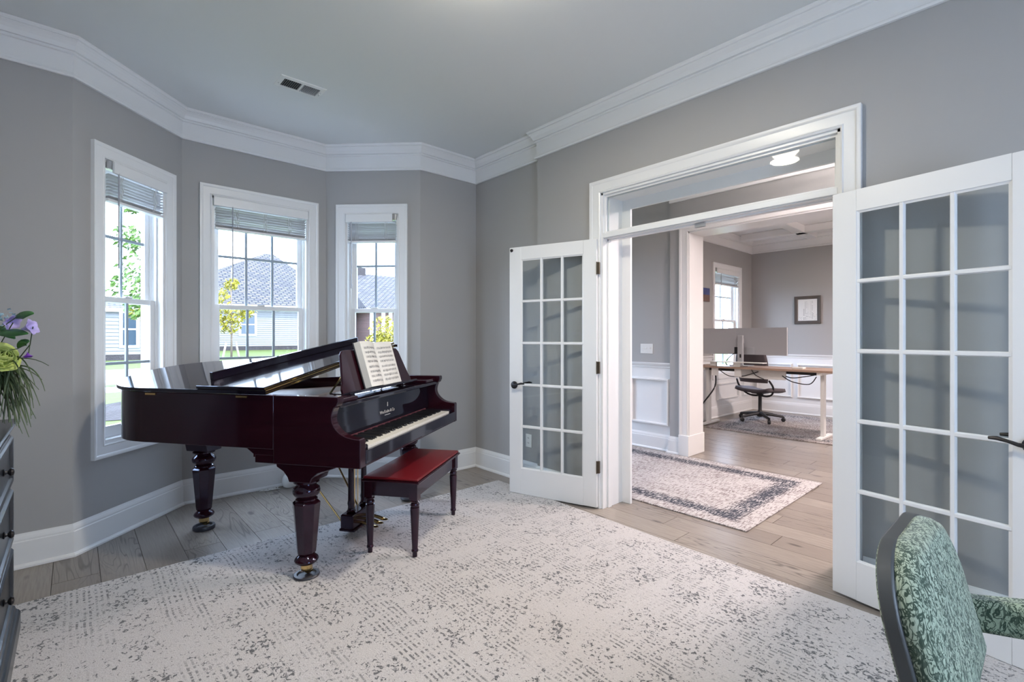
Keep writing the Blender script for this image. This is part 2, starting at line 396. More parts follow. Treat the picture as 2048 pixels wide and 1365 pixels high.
MB().prism([(XL-.2, YB-.2), (XH0-.1, YB-.2), (XH0-.1, YF+.25), (2.5, YF+.25), (1.85, 4.75), (0.5, 4.75), (-.15, YF+.25), (XL-.2, YF+.25)], H, H+0.15).build('ceiling', M['ceil'], kind='structure', label='smooth pale grey-blue ceiling over the piano room')
MB().box(XH0-.1, XH2+.25, -1.1, 4.7, HH_, HH_+.15).build('ceiling_hall', M['ceil'], kind='structure', label='hall ceiling carrying the added bowl light')
MB().box(XH2+.25, XO+.2, -0.4, YO+.2, HH_, HH_+.15).build('ceiling_office', M['white'], kind='structure', label='white office ceiling with shallow beams')

# ------------------------------------------------------------ floor: single planks on a dark base
flo = MB().box(XL-.1, XO+.1, YB-.1, 4.62, -0.12, -0.008).build('floor', M['subfloor'], kind='structure', label='grey-brown wood plank floor')
def clip(poly, half):
    (px, py), (nx, ny) = half; out = []
    for i in range(len(poly)):
        a, b = poly[i], poly[(i+1) % len(poly)]
        da = (a[0]-px)*nx+(a[1]-py)*ny; db = (b[0]-px)*nx+(b[1]-py)*ny
        if da <= 0: out.append(a)
        if (da < 0 < db) or (db < 0 < da):
            t = da/(da-db); out.append((a[0]+t*(b[0]-a[0]), a[1]+t*(b[1]-a[1])))
    return out
def rect(x0, x1, y0, y1): return [((x0, 0), (-1, 0)), ((x1, 0), (1, 0)), ((0, y0), (0, -1)), ((0, y1), (0, 1))]
r2 = math.sqrt(.5)
REG = [rect(XL, P1[0], YB, YF), rect(P1[0], P4[0], YB, P2[1]) + [(P1, (-r2, r2)), (P4, (r2, r2))], rect(P4[0], XR, YB, YF),
       rect(XR, XH0, YB, 4.6), rect(XH0, XH2+.1, -1.0, 4.6), rect(XH2+.1, XO, -.2, YO)]
RUG = [(-0.60, 3.345), (2.832, 3.345), (2.70, -1.15), (-0.60, -1.15)]
def in_rug(x0, x1, y0, y1):
    return (x0 > -0.6 and x1 < 2.66 and y1 < 3.30 and y0 > -1.1) or (x0 > 3.36 and x1 < 4.86 and y0 > 1.40 and y1 < 4.4)
PWD = 0.195; x = 0.107 - PWD*4; shared = {}; col = 0
while x < XO:
    y = YB - random.uniform(0.1, 1.2); Lp = 1.35
    while y < 4.7:
        y0, y1 = y+0.0015, y+Lp-0.0015; x0, x1 = x+0.0012, x+PWD-0.0012; y += Lp
        if in_rug(x0, x1, y0, y1) or (x0 > 7.6 and y1 < 1.4) or (x0 > XR and y1 < -0.2) or (x1 < 3 and y1 < -.6): continue
        polys = []
        for R in REG:
            q = [(x0, y0), (x1, y0), (x1, y1), (x0, y1)]
            for h in R: q = clip(q, h) if len(q) > 2 else []
            if len(q) > 2:
                A = abs(sum(q[i][0]*q[(i+1) % len(q)][1]-q[(i+1) % len(q)][0]*q[i][1] for i in range(len(q))))/2
                if A > 1e-4: polys.append(q)
        if not polys: continue
        cx, cy = (x0+x1)/2, (y0+y1)/2
        whole = len(polys) == 1 and len(polys[0]) == 4 and abs(polys[0][0][0]-x0)+abs(polys[0][2][1]-y1)+abs(polys[0][2][0]-x1)+abs(polys[0][0][1]-y0) < 1e-6
        if whole and 'me' in shared:
            o = bpy.data.objects.new('plank', shared['me']); COL.objects.link(o); o.parent = flo; o.location = (cx, cy, 0)
        else:
            mb = MB()
            for q in polys: mb.prism([(a-cx, b-cy) for a, b in q], -0.008, 0.0)
            o = mb.build('plank', M['plank'], flo, loc=(cx, cy, 0))
            if whole: shared['me'] = o.data
    x += PWD; col += 1

# ------------------------------------------------------------ crown, baseboards
def crown_prof(zb, zt, p=0.068):
    h = zt-zb
    return [(0.0, zb), (0.018, zb), (0.021, zb+.006), (0.021, zb+.012), (0.016, zb+.020), (0.014, zb+.030), (0.007, zb+.033), (0.007, zb+.134), (0.020, zb+.137), (0.023, zb+.143), (0.020, zb+.149), (0.016, zb+.150), (0.016, zb+.153),
            (0.026, zb+.155), (0.029, zb+.162), (0.035, zb+.178), (0.046, zb+.194), (0.058, zb+h-.026), (0.056, zb+h-.022), (0.064, zb+h-.020), (0.070, zb+h-.012), (0.070, zt-.001), (0.0, zt-.001)]
def base_prof(h=0.192, shoe=True):
    q = [(0.0, 0.001), (0.030, 0.001), (0.029, 0.012), (0.022, 0.022), (0.016, 0.024)] if shoe else [(0, .001), (.016, .001)]
    return q + [(0.016, h-.045), (0.013, h-.040), (0.013, h-.030), (0.010, h-.018), (0.006, h-.008), (0.004, h), (0.0, h)]
inner = [(XL, YB), (XL, YF), P1, P2, P3, P4, (XR, YF), (XR, YJ), (XJ, YJ), (XJ, YB)]
sweep(inner, crown_prof(ZCB, H), -1).build('trim_1', M['white'], kind='structure', label='white stepped crown moulding around the piano room')
sweep(inner[:7] + [(XR, YJ), (XJ, YJ), (XJ, OY1+.096)], base_prof(), -1).build('baseboard_front', M['white'], kind='structure', label='tall white baseboard running along the bay window walls')
sweep([(XJ, OY0-.096), (XJ, YB)], base_prof(), -1).build('baseboard_right', M['white'], kind='structure', label='white baseboard behind the open right french door')
sweep([(XH2, YJH), (XH2, -.9)], crown_prof(2.80, HH_), -1).build('trim_2', M['white'], kind='structure', label='white crown moulding high on the hall wall')
# the crown returns on the hall jog
sweep([(5.27, YO), (XO, YO), (XO, -.1)], crown_prof(2.80, HH_, .10), -1).build('trim_3', M['white'], kind='structure', label='white crown moulding around the office')
for i, (x0, x1, y0, y1) in enumerate([(5.6, 5.75, -.1, YO-.12), (7.0, 7.15, -.1, YO-.12), (8.35, 8.5, -.1, YO-.12), (5.4, XO-.12, 2.55, 2.70), (5.4, XO-.12, 1.05, 1.2)]):
    MB().box(x0, x1, y0, y1, HH_-.11, HH_).build('trim_%d' % (10+i), M['white'], bevel=.01, kind='structure', label='white beam of the coffered office ceiling')

# ------------------------------------------------------------ casings
def casing(name, path, w, label, proj=0.022, face=0.0):
    """picture-frame casing swept in the wall plane. path: list of (s,z) of the INNER edge; returns MB in local (s, -depth, z)"""
    pr = [(0.0, 0.0), (0.0, proj*.55), (w*.10, proj*.75), (w*.16, proj*.55), (w*.22, proj*.62), (w*.72, proj*.72), (w*.78, proj*.95), (w*.90, proj*1.15), (w, proj*1.1), (w, 0.0)]
    return pr
def frame_sweep(path, prof, closed=True):
    """profile (outward-offset, protrusion) swept around a polyline in the local (x,z) plane; y = -protrusion"""
    n = len(path); offs = []
    for d, pz in prof:
        ring = []
        for i in range(n):
            ns = []
            pi, ni = (i-1) % n, (i+1) % n
            if closed or i > 0: a = Vector(path[i])-Vector(path[pi]); a.normalize(); ns.append(Vector((a.y, -a.x)))
            if closed or i < n-1: a = Vector(path[ni])-Vector(path[i]); a.normalize(); ns.append(Vector((a.y, -a.x)))
            mm = (ns[0]+ns[1])/(1+ns[0].dot(ns[1])) if len(ns) == 2 else ns[0]
            ring.append((path[i][0]+mm.x*d, -pz, path[i][1]+mm.y*d))
        offs.append(ring)
    vs = []; fs = []; k = len(prof)
    for i in range(n):
        for j in range(k): vs.append(offs[j][i])
    for i in range(n if closed else n-1):
        i2 = (i+1) % n
        for j in range(k):
            j2 = (j+1) % k; fs.append((i*k+j, i2*k+j, i2*k+j2, i*k+j2))
    if not closed: fs += [tuple(range(k)), tuple((n-1)*k+j for j in range(k))]
    return MB().add(vs, fs)

def window(idx, p0, p1, op, cols, side, label, rows=2):
    """double-hung window in wall p0->p1 (room on the right of travel). local x along wall, +y outside"""
    a = Vector(p0); d = (Vector(p1)-a).normalized()
    w = thing('window_%d' % idx, (a.x, a.y, 0), math.atan2(d.y, d.x), kind='structure', label=label)
    s0, s1, z0, z1 = op
    frame_sweep([(s0, z0), (s1, z0), (s1, z1), (s0, z1)], casing('', None, .085, '')).build('casing', M['white'], w, smooth=True)
    j = MB()
    j.box(s0-.001, s0+.018, 0, TW+.02, z0, z1).box(s1-.018, s1+.001, 0, TW+.02, z0, z1).box(s0, s1, 0, TW+.02, z1-.018, z1+.001).box(s0, s1, 0, TW+.03, z0-.001, z0+.022)
    # sash tracks
    for xx in (s0+.018, s1-.030): j.box(xx, xx+.012, .045, .055, z0+.02, z1-.018).box(xx, xx+.012, .088, .096, z0+.02, z1-.018)
    j.build('jamb', M['white'], w)
    zm = (z0+z1)/2 + .02
    def sash(nm, y0, zA, zB, bot, top, st=.042, rows=2):
        a0, a1 = s0+.024, s1-.024
        sh = MB().box(a0, a0+st, y0, y0+.03, zA, zB).box(a1-st, a1, y0, y0+.03, zA, zB).box(a0+st, a1-st, y0, y0+.03, zA, zA+bot).box(a0+st, a1-st, y0, y0+.03, zB-top, zB)
        sh = sh.build(nm, M['white'], w, bevel=.003)
        g0, g1, h0, h1 = a0+st, a1-st, zA+bot, zB-top
        for c in range(1, cols):
            xc = g0+(g1-g0)*c/cols; MB().box(xc-.0095, xc+.0095, y0+.009, y0+.021, h0, h1).build('muntin', M['muntin'], sh)
        for r in range(1, rows):
            zc = h0+(h1-h0)*r/rows; MB().box(g0, g1, y0+.0085, y0+.0215, zc-.0095, zc+.0095).build('muntin', M['muntin'], sh)
        for c in range(cols):
            for r in range(rows):
                xa, xb = g0+(g1-g0)*c/cols, g0+(g1-g0)*(c+1)/cols; za, zb = h0+(h1-h0)*r/rows, h0+(h1-h0)*(r+1)/rows
                MB().box(xa, xb, y0+.013, y0+.017, za, zb).build('pane', M['glass'], sh)
        return sh
    sash('lower_sash', .056, z0+.022, zm+.018, .075, .036)
    sash('upper_sash', .098, zm-.018, z1-.018, .036, .045)
    MB().box((s0+s1)/2-.03, (s0+s1)/2+.03, .050, .075, zm+.018, zm+.030).build('sash_lock', M['plastic'], w, bevel=.003)
    return w
M['muntin'] = mat('grey_grille_bar', (0.30, 0.36, 0.42), 0.4)
window(1, P1, P2, W1o, 2, 1, 'tall double-hung window beside the piano tail, two panes wide')
window(2, P2, P3, W2o, 3, 1, 'wide double-hung bay window, three panes wide')
window(3, P3, P4, W3o, 2, 1, 'narrow double-hung window behind the music desk')
window(4, (5.27, YO), (XO, YO), WOo, 2, 1, 'office window behind the wide monitor')
# made-up window behind the camera for soft daylight fill (plain large panes)
bw = thing('window_5', (XJ, YB, 0), PI, kind='structure', label='broad unseen window added behind the camera for fill daylight')
frame_sweep([(1.2, .8), (2.4, .8), (2.4, 2.3), (1.2, 2.3)], casing('', None, .085, '')).build('casing', M['white'], bw)
q = MB()
for xx in (1.2, 1.775, 2.35): q.box(xx, xx+.05, .06, .10, .8, 2.3)
for zz in (.8, 1.52, 2.25): q.box(1.2, 2.4, .06, .10, zz, zz+.05)
q.build('sash_frame', M['white'], bw)
for xx in (1.25, 1.825):
    for zz in (.85, 1.57): MB().box(xx, xx+.525, .078, .082, zz, zz+.68).build('pane', M['glass'], bw)
# portals steer sky sampling to the openings (no light of their own)
def portal(p, rz, sx, sz):
    l = bpy.data.lights.new('window_portal', 'AREA'); l.shape = 'RECTANGLE'; l.size = sx; l.size_y = sz; l.cycles.is_portal = True
    o = bpy.data.objects.new('window_portal', l); COL.objects.link(o); o.location = p; o.rotation_euler = (-PI/2, 0, rz)
def wall_portal(p0, p1, op, out=.19):
    a = Vector(p0); d = (Vector(p1)-a).normalized(); n = Vector((-d.y, d.x)); c = a+d*((op[0]+op[1])/2)+n*out
    portal((c.x, c.y, (op[2]+op[3])/2), math.atan2(d.y, d.x), op[1]-op[0], op[3]-op[2])
wall_portal(P1, P2, W1o); wall_portal(P2, P3, W2o); wall_portal(P3, P4, W3o); wall_portal((5.27, YO), (XO, YO), WOo)
wall_portal((XJ, YB), (XL, YB), (1.2, 2.4, .8, 2.3))
wall_portal((XH0-.2, 4.6), (XH1+.4, 4.6), (.55, 1.45, .3, 2.4))
ew = thing('window_6', (XH0-.2, 4.6, 0), 0, kind='structure', label='glazed entry at the end of the hall')
q = MB()
for xx in (.55, .83, 1.12, 1.40): q.box(xx, xx+.05, .03, .07, .3, 2.4)
for zz in (.3, 2.0, 2.35): q.box(.55, 1.45, .03, .07, zz, zz+.05)
q.build('sash_frame', M['white'], ew)
for xx in (.60, .88, 1.17): MB().box(xx, xx+.23, .048, .052, .35, 2.35).build('pane', M['glass'], ew)

# ------------------------------------------------------------ raised blinds
def blind(p0, p1, op, label, cap_at=0, n=8, stack=.160, wand=.14, wl=.62, ladders=(.2, .8)):
    a = Vector(p0); d = (Vector(p1)-a).normalized(); s0, s1, z0, z1 = op
    b = thing('window_blind', (a.x, a.y, z1), math.atan2(d.y, d.x), label=label, cat='blind', group='raised blinds in the windows')
    w0, w1 = s0+.022, s1-.022; y0, y1 = -.014, .036
    MB().box(w0, w1, .0, .034, -.055, -.004).build('headrail', M['steel'], b)
    v0, v1 = (w0-.012, w1-(.03 if cap_at == 1 else -.012)) if cap_at != -1 else (w0+.03, w1+.012)
    MB().prism([(-.030, -.078), (-.020, -.082), (-.014, -.078), (-.014, -.004), (-.022, -.002), (-.030, -.010)], v0, v1, 'x').build('valance', M['white'], b, bevel=.002)
    if cap_at: 
        xx = w1-.026 if cap_at == 1 else w0
        MB().box(xx, xx+.026, -.016, -.001, -.060, -.006).build('end_bracket', M['steel'], b, bevel=.002)
    top = -.085
    sl = None
    for i in range(n):
        z = top - stack*(i+.5)/n
        if sl is None:
            prof = [(y0, .0), (y0+.012, .0035), ((y0+y1)/2, .0045), (y1-.012, .0035), (y1, .0), (y1-.012, .0008), ((y0+y1)/2, .0015), (y0+.012, .0008)]
            sl = MB().prism(prof, w0+.004, w1-.004, 'x').build('slat', M['blind'], b, loc=(0, 0, z), rot=(-.36, 0, 0), smooth=True)
        else:
            c = copy_to(sl, b, loc=(random.uniform(-.002, .002), random.uniform(-.004, .004), z), rot=(-.36+random.uniform(-.10, .10), 0, random.uniform(-.004, .004)))
    MB().box(w0+.002, w1-.002, y0, y1, top-stack-.020, top-stack-.003).build('bottom_rail', M['white'], b, bevel=.003)
    for f in ladders:
        xc = w0+(w1-w0)*f; t = MB()
        for q in range(3):
            t.tube([(xc+.012*q-.012, y0-.004-.006*math.sin(k*1.3+q), top-stack*k/8) for k in range(9)], .0018, 5)
        t.build('ladder_cord', M['blind'], b)
    xw = w0+(w1-w0)*wand
    MB().tube([(xw, y0-.012, -.07), (xw, y0-.012, -.07-wl)], .0045, 6).build('tilt_wand', M['wand'], b)
    return b
M['wand'] = mat('clear_grey_wand', (0.35, 0.36, 0.40), 0.2)
blind(P1, P2, W1o, 'raised white slat blind in the window beside the piano tail', -1)
blind(P2, P3, W2o, 'raised white slat blind in the widest bay window', 0, wand=.17, ladders=(.22, .52, .8))
blind(P3, P4, W3o, 'raised white slat blind in the window behind the music desk', 1, wand=.09)
blind((5.27, YO), (XO, YO), WOo, 'raised white slat blind in the office window', -1, wand=.2, wl=.9)

# ------------------------------------------------------------ double-door opening: casing, jamb, transom
tr = thing('trim_4', (XJ, OY1, 0), -PI/2, kind='structure', label='white cased opening with transom between piano room and hall')
OW = OY1-OY0
frame_sweep([(OW, 0.001), (OW, OZ), (0, OZ), (0, 0.001)], casing('', None, .092, '', .026), closed=False).build('casing', M['white'], tr, smooth=True)
DW = XH0-XJ
j = MB().box(-.001, .016, 0, DW, 0.001, OZ).box(OW-.016, OW+.001, 0, DW, 0.001, OZ).box(0, OW, 0, DW, OZ-.016, OZ+.001)
j.build('jamb', M['white'], tr)
MB().box(.016, .028, .055, .095, .001, 2.05).box(OW-.028, OW-.016, .055, .095, .001, 2.05).box(.016, OW-.016, .055, .095, 2.036, 2.05).build('door_stop', M['white'], tr)
MB().box(.016, OW-.016, .0, .10, 2.05, 2.085).box(.016, OW-.016, .012, .09, 2.044, 2.05).build('transom_bar', M['white'], tr, bevel=.004)
q = MB().box(.016, .030, .02, .034, 2.085, OZ-.016).box(OW-.030, OW-.016, .02, .034, 2.085, OZ-.016).box(.03, OW-.03, .02, .034, OZ-.030, OZ-.016).box(.03, OW-.03, .02, .034, 2.085, 2.098)
q.box(.016, .030, .06, .074, 2.085, OZ-.016).box(OW-.030, OW-.016, .06, .074, 2.085, OZ-.016).box(.03, OW-.03, .06, .074, OZ-.030, OZ-.016).box(.03, OW-.03, .06, .074, 2.085, 2.098)
q.build('glass_bead', M['white'], tr)
MB().box(.018, OW-.018, .045, .050, 2.086, OZ-.017).build('pane', M['glass'], tr)
MB().box(OW/2-.055, OW/2+.02, .045, .06, 2.012, 2.044).build('strike_plate', M['steel'], tr, bevel=.006)
# hall-side casing
hc = frame_sweep([(0, 0.001), (0, OZ), (OW, OZ), (OW, 0.001)], casing('', None, .092, '', .02), closed=False)
hc.v = [(p[0], DW-p[1], p[2]) for p in hc.v]; hc.build('hall_casing', M['white'], tr)

# ------------------------------------------------------------ french doors
def french_door(idx, hinge, ang, ty, dz, label, hand_side, hinges):
    """local x from hinge along the leaf; visible face at y=0, body towards y=ty"""
    d = thing('door_%d' % idx, (hinge[0], hinge[1], 0), ang, kind='structure', label=label)
    y0, y1 = min(0, ty), max(0, ty); sg = 1 if ty > 0 else -1
    L = .765; gx = [.109, .655]; gz = [.222+dz, 1.937+dz]; zb, zt = .014, 2.042+dz
    st = MB().box(0, gx[0], y0, y1, zb, zt).build('hinge_stile', M['white'], d, bevel=.003)
    MB().box(gx[1], L, y0, y1, zb, zt).build('lock_stile', M['white'], d, bevel=.003)
    MB().box(gx[0], gx[1], y0, y1, gz[1], zt).build('top_rail', M['white'], d)
    MB().box(gx[0], gx[1], y0, y1, zb, gz[0]).build('bottom_rail', M['white'], d)
    mid = ty/2; bw_ = .0115
    def bar(name, xa, xb, za, zb_, vert):
        b = MB()
        if vert:
            xc = (xa+xb)/2; pr = [(xc-bw_, mid-sg*.004), (xc-bw_, mid+sg*.004), (xc-.007, ty-sg*.003), (xc+.007, ty-sg*.003), (xc+bw_, mid+sg*.004), (xc+bw_, mid-sg*.004), (xc+.007, sg*.003), (xc-.007, sg*.003)]
            b.prism(pr, za, zb_, 'z')
        else:
            zc = (za+zb_)/2; pr = [(mid-sg*.004, zc-bw_), (mid+sg*.004, zc-bw_), (ty-sg*.0035, zc-.007), (ty-sg*.0035, zc+.007), (mid+sg*.004, zc+bw_), (mid-sg*.004, zc+bw_), (sg*.0035, zc+.007), (sg*.0035, zc-.007)]
            b.prism(pr, xa, xb, 'x')
        return b.build(name, M['white'], d, bevel=.0015)
    xs = [gx[0]+(gx[1]-gx[0])*i/3 for i in range(4)]; zs = [gz[0]+(gz[1]-gz[0])*i/5 for i in range(6)]
    for xx in xs[1:3]: bar('muntin', xx, xx, gz[0], gz[1], True)
    for zz in zs[1:5]: bar('muntin', gx[0], gx[1], zz, zz, False)
    # sticking around the glazed field
    fs_ = frame_sweep([(gx[0], gz[0]), (gx[1], gz[0]), (gx[1], gz[1]), (gx[0], gz[1])], [(0.0, -.004), (0.0, -.016), (-.006, -.016), (-.009, -.012), (-.011, -.009)])
    if sg > 0: fs_.v = [(p[0], p[1] if sg > 0 else -p[1], p[2]) for p in fs_.v]
    else: fs_.v = [(p[0], -p[1], p[2]) for p in fs_.v]
    fs_.build('sticking', M['white'], d)
    pane = None
    for r in range(5):
        for c in range(3):
            if pane is None:
                w2, h2 = (xs[1]-xs[0])/2, (zs[1]-zs[0])/2
                pane = MB().box(-w2, w2, -.002, .002, -h2, h2).build('pane', M['glass'], d, loc=((xs[0]+xs[1])/2, mid, (zs[0]+zs[1])/2))
            else: copy_to(pane, d, loc=((xs[c]+xs[c+1])/2, mid, (zs[r]+zs[r+1])/2))
    # lever handles on both faces
    zc = .905+dz; xc = .715
    for f, s in ((0, -sg), (ty, sg)):
        h = MB().lathe([(.026, 0), (.031, .004), (.031, .009), (.022, .014), (.011, .018), (.010, .040)], seg=20, axis='y')
        h.v = [(xc+p[0], f+p[1]*s, zc+p[2]) for p in h.v]
        lv = [(xc, f+s*.045, zc), (xc-.03, f+s*.050, zc+.004), (xc-.06, f+s*.050, zc+.013), (xc-.09, f+s*.049, zc+.019), (xc-.115, f+s*.048, zc+.017)]
        h.tube(lv, [.010, .008, .007, .0085, .006], 8)
        h.build('lever_handle', M['black_metal'], d, smooth=True)
    for z in hinges:
        g = MB().box(-.022, -.004, -sg*.003, sg*.020, z-.045, z+.045)
        g.lathe([(.006, z-.047), (.006, z+.047)], c=(-.003, -sg*.004, 0), seg=10)
        g.build('hinge', M['bronze'], d, bevel=.002)
    return d
ldoor = french_door(1, (2.915, 2.296), math.atan2(.954, -.30), -.035, 0.0, 'open white french door with fifteen panes folded towards the bay window', 1, (1.82, 1.07, .32))
b = MB().lathe([(.012, 0), (.014, .004), (.010, .012), (.004, .014)], seg=14, axis='y')
b.v = [(.742+p[0], p[1], 2.018+p[2]) for p in b.v]; b.build('bumper', M['black_metal'], ldoor)
french_door(2, (2.853, .745), math.atan2(-.98, -.2), .035, -.02, 'open white french door with fifteen panes behind the green armchair', -1, ())

# ------------------------------------------------------------ hall: wainscot, plinth casing, base
hw = thing('trim_5', (XH1, 4.5, 0), -PI/2, kind='structure', label='white hall wainscot with chair rail and recessed panels')
LW = 4.5-YJH
MB().box(0, LW, -.006, 0, .19, .955).build('wainscot_board', M['white'], hw)
for k in range(3):
    c = LW-.05-.46-k*.62
    frame_sweep([(c, .315), (c+.46, .315), (c+.46, .80), (c, .80)], [(0, 0.006), (0, .016), (.006, .040), (.018, .040), (.022, .020), (.032, .018), (.032, .006)]).build('panel_moulding', M['white'], hw, smooth=True)
b = MB().prism([(0, .945), (-.012, .945), (-.016, .955), (-.014, .965), (-.020, .970), (-.030, .985), (-.034, .995), (-.034, 1.005), (0, 1.005)], 0, LW, 'x').build('chair_rail', M['white'], hw)
sweep([(XH1, 4.55), (XH1, YJH), (XH2, YJH), (XH2, QY1+.10)], base_prof(.19), -1).build('baseboard_hall', M['white'], kind='structure', label='white baseboard along the hall wainscot')
oc = thing('trim_6', (XH2, QY1, 0), -PI/2, kind='structure', label='white fluted casing and plinth of the office opening')
QW = QY1-.2
frame_sweep([(QW, 0.02), (QW, QZ), (0, QZ), (0, .02)], casing('', None, .095, '', .026), closed=False).build('casing', M['white'], oc, smooth=True)
MB().box(-.001, .014, 0, .31, 0.001, QZ).box(QW-.014, QW+.001, 0, .31, 0.001, QZ).box(0, QW, 0, .31, QZ-.014, QZ+.001).build('jamb', M['white'], oc)
MB().box(-.10, .020, -.034, .33, 0.001, .225).build('plinth', M['white'], oc, bevel=.004)

def switch_plate(p, rz, w, h, n, kind, label, cat):
    o = thing(kind, p, rz, label=label, cat=cat)
    MB().box(-w/2, w/2, -.006, 0, -h/2, h/2).build('plate', M['plastic'], o, bevel=.002)
    if kind == 'wall_outlet':
        for z in (-.022, .022):
            s = MB().prism([(.016*math.cos(t*PI/8), z+.014*math.sin(t*PI/8)) for t in range(16)], -.008, -.005, 'y').build('socket', M['plastic'], o)
            MB().box(-.008, -.005, -.009, -.007, z-.002, z+.008).box(.005, .008, -.009, -.007, z-.002, z+.006).build('slot', M['dark_slot'], s)
    else:
        for i in range(n):
            c = (i-(n-1)/2)*.045
            MB().box(c-.006, c+.006, -.014, -.005, -.004, .014).build('toggle', M['plastic'], o, bevel=.002)
            for zz in (-.030, .030): MB().box(c-.002, c+.002, -.0075, -.005, zz-.002, zz+.002).build('screw', M['steel'], o)
    return o
switch_plate((XH1, 3.20, 1.165), -PI/2, .165, .115, 3, 'light_switch', 'white three-gang light switch plate on the hall wall', 'light switch')
switch_plate((XR, 3.125, .377), -PI/2, .072, .115, 2, 'wall_outlet', 'white duplex wall outlet seen through the left french door', 'outlet')

# ------------------------------------------------------------ office wainscot
ow = thing('trim_7', (5.27, YO, 0), 0, kind='structure', label='white wainscot under the office window')
LO = XO-5.27
MB().box(0, WOo[0]-.09, -.006, 0, .19, .955).box(WOo[0]-.09, WOo[1]+.09, -.006, 0, .19, .61).box(WOo[1]+.09, LO, -.006, 0, .19, .955).build('wainscot_board', M['white'], ow)
rail = [(0, .945), (-.012, .945), (-.016, .955), (-.014, .965), (-.020, .970), (-.030, .985), (-.034, .995), (-.034, 1.005), (0, 1.005)]
MB().prism(rail, 0, WOo[0]-.09, 'x').prism(rail, WOo[1]+.09, LO, 'x').build('chair_rail', M['white'], ow)
pm = [(0, 0.006), (0, .016), (.006, .040), (.018, .040), (.022, .020), (.032, .018), (.032, .006)]
for c, w_, zt in ((.9, .55, .8), (1.62, .55, .8), (2.45, .75, .52), (3.42, .32, .8)):
    frame_sweep([(c, .30), (c+w_, .30), (c+w_, zt), (c, zt)], pm).build('panel_moulding', M['white'], ow)
of = thing('trim_8', (XO, YO, 0), -PI/2, kind='structure', label='white wainscot below the framed print in the office')
MB().box(0, 3.6, -.006, 0, .19, .955).build('wainscot_board', M['white'], of)
MB().prism(rail, 0, 3.6, 'x').build('chair_rail', M['white'], of)
for k in range(5): frame_sweep([(.12+k*.66, .30), (.65+k*.66, .30), (.65+k*.66, .82), (.12+k*.66, .82)], pm).build('panel_moulding', M['white'], of)
sweep([(5.3, YO), (XO, YO), (XO, 0)], base_prof(.19), -1).build('baseboard_office', M['white'], kind='structure', label='white baseboard around the office')

# ------------------------------------------------------------ ceiling vent
vt = thing('ceiling_vent', (1.185, 3.56, H), 0, label='white metal ceiling air register with two louvre banks', cat='air vent')
frame_sweep([(-.12, -.055), (.12, -.055), (.12, .055), (-.12, .055)], [(0, 0), (0, .006), (.03, .004), (.034, 0)]).xf(Matrix.Rotation(-PI/2, 4, 'X')).xf(Matrix.Scale(-1, 4, (0, 0, 1))).build('frame', M['plastic'], vt)
MB().box(-.12, .12, -.055, .055, -.003, -.0005).build('damper', M['dark_slot'], vt)
MB().box(-.006, .006, -.055, .055, -.008, -.001).build('divider', M['plastic'], vt)
sl = None
for k in range(18):
    xx = -.112+k*.0128+(.006 if k > 8 else 0)
    if sl is None: sl = MB().prism([(-.004, -.010), (-.003, -.010), (.003, -.002), (.002, -.002)], -.055, .055, 'y').build('louvre', M['steel'], vt, loc=(xx, 0, 0))
    else: copy_to(sl, vt, loc=(xx, 0, 0), rot=(0, 0, 0 if k < 9 else PI))
MB().box(.128, .146, -.004, .004, -.014, -.003).box(.134, .138, -.016, .016, -.012, -.006).build('damper_lever', M['plastic'], vt)
for xx in (-.137, .137): MB().lathe([(.004, -.006), (.003, -.009)], c=(xx, .03, 0), seg=8).build('screw', M['steel'], vt)

# ------------------------------------------------------------ lamps
def lamp(name, p, r, power, label, color, drop, es, up=.84):
    o = thing(name, p, 0, label=label, cat='ceiling light')
    MB().lathe([(.07, -.001), (.075, -.012), (.03, -.03), (.012, -.035), (.012, min(-.036, -drop+.05)), (.02, min(-.037, -drop+.045))], seg=20).build('canopy', M['bronze'], o, smooth=True)
    prof = [(r, -drop+.085), (r*1.0, -drop+.08), (r*.93, -drop+.05), (r*.75, -drop+.022), (r*.45, -drop+.004), (r*.12, -drop), (.012, -drop)]
    m2 = mat('lit_alabaster_glass', (0.9, 0.85, 0.75), 0.5, emit=color, es=es)
    MB().lathe(prof + [(.012, -drop+.006)] + [(a*.97, z+.006) for a, z in prof[::-1][1:]], seg=32).build('glass_bowl', m2, o, smooth=True)
    MB().lathe([(.006, -drop-.022), (.014, -drop-.014), (.016, -drop-.006), (.008, -drop+.002)], seg=14).build('finial', M['bronze'], o, smooth=True)
    for k in range(3):
        a = 2*PI*k/3; MB().tube([(.02*math.cos(a), .02*math.sin(a), -drop+.10), (r*.9*math.cos(a), r*.9*math.sin(a), -drop+.088)], .005, 6).build('arm', M['bronze'], o)
    for i, (nm, rx, zz, pw) in enumerate((('light_down', 0, -drop-.03, 1-up), ('light_up', PI, -drop+.12, up))):
        l = bpy.data.lights.new(name+'_'+nm, 'AREA'); l.shape = 'DISK'; l.size = r*1.8; l.energy = power*pw; l.color = color
        q = bpy.data.objects.new(name+'_'+nm, l); COL.objects.link(q); q.parent = o; q.location = (0, 0, zz); q.rotation_euler = (rx, 0, 0)
    return o
lamp('hall_fill_light', (4.10, .75, HH_), .17, 240, 'unseen glass bowl ceiling light added to brighten the hall', (1.0, .85, .83), .42, 8, .72)  # lamp out of view, added to light the hall
lamp('office_ceiling_light', (7.2, .45, HH_), .20, 200, 'glass bowl ceiling light in the office', (1.0, .84, .79), .30, 8, .5)
lamp('room_ceiling_light', (1.25, 1.62, H), .125, 180, 'lit glass bowl ceiling light reflected in the transom', (1.0, .92, .76), .145, 42, .80)

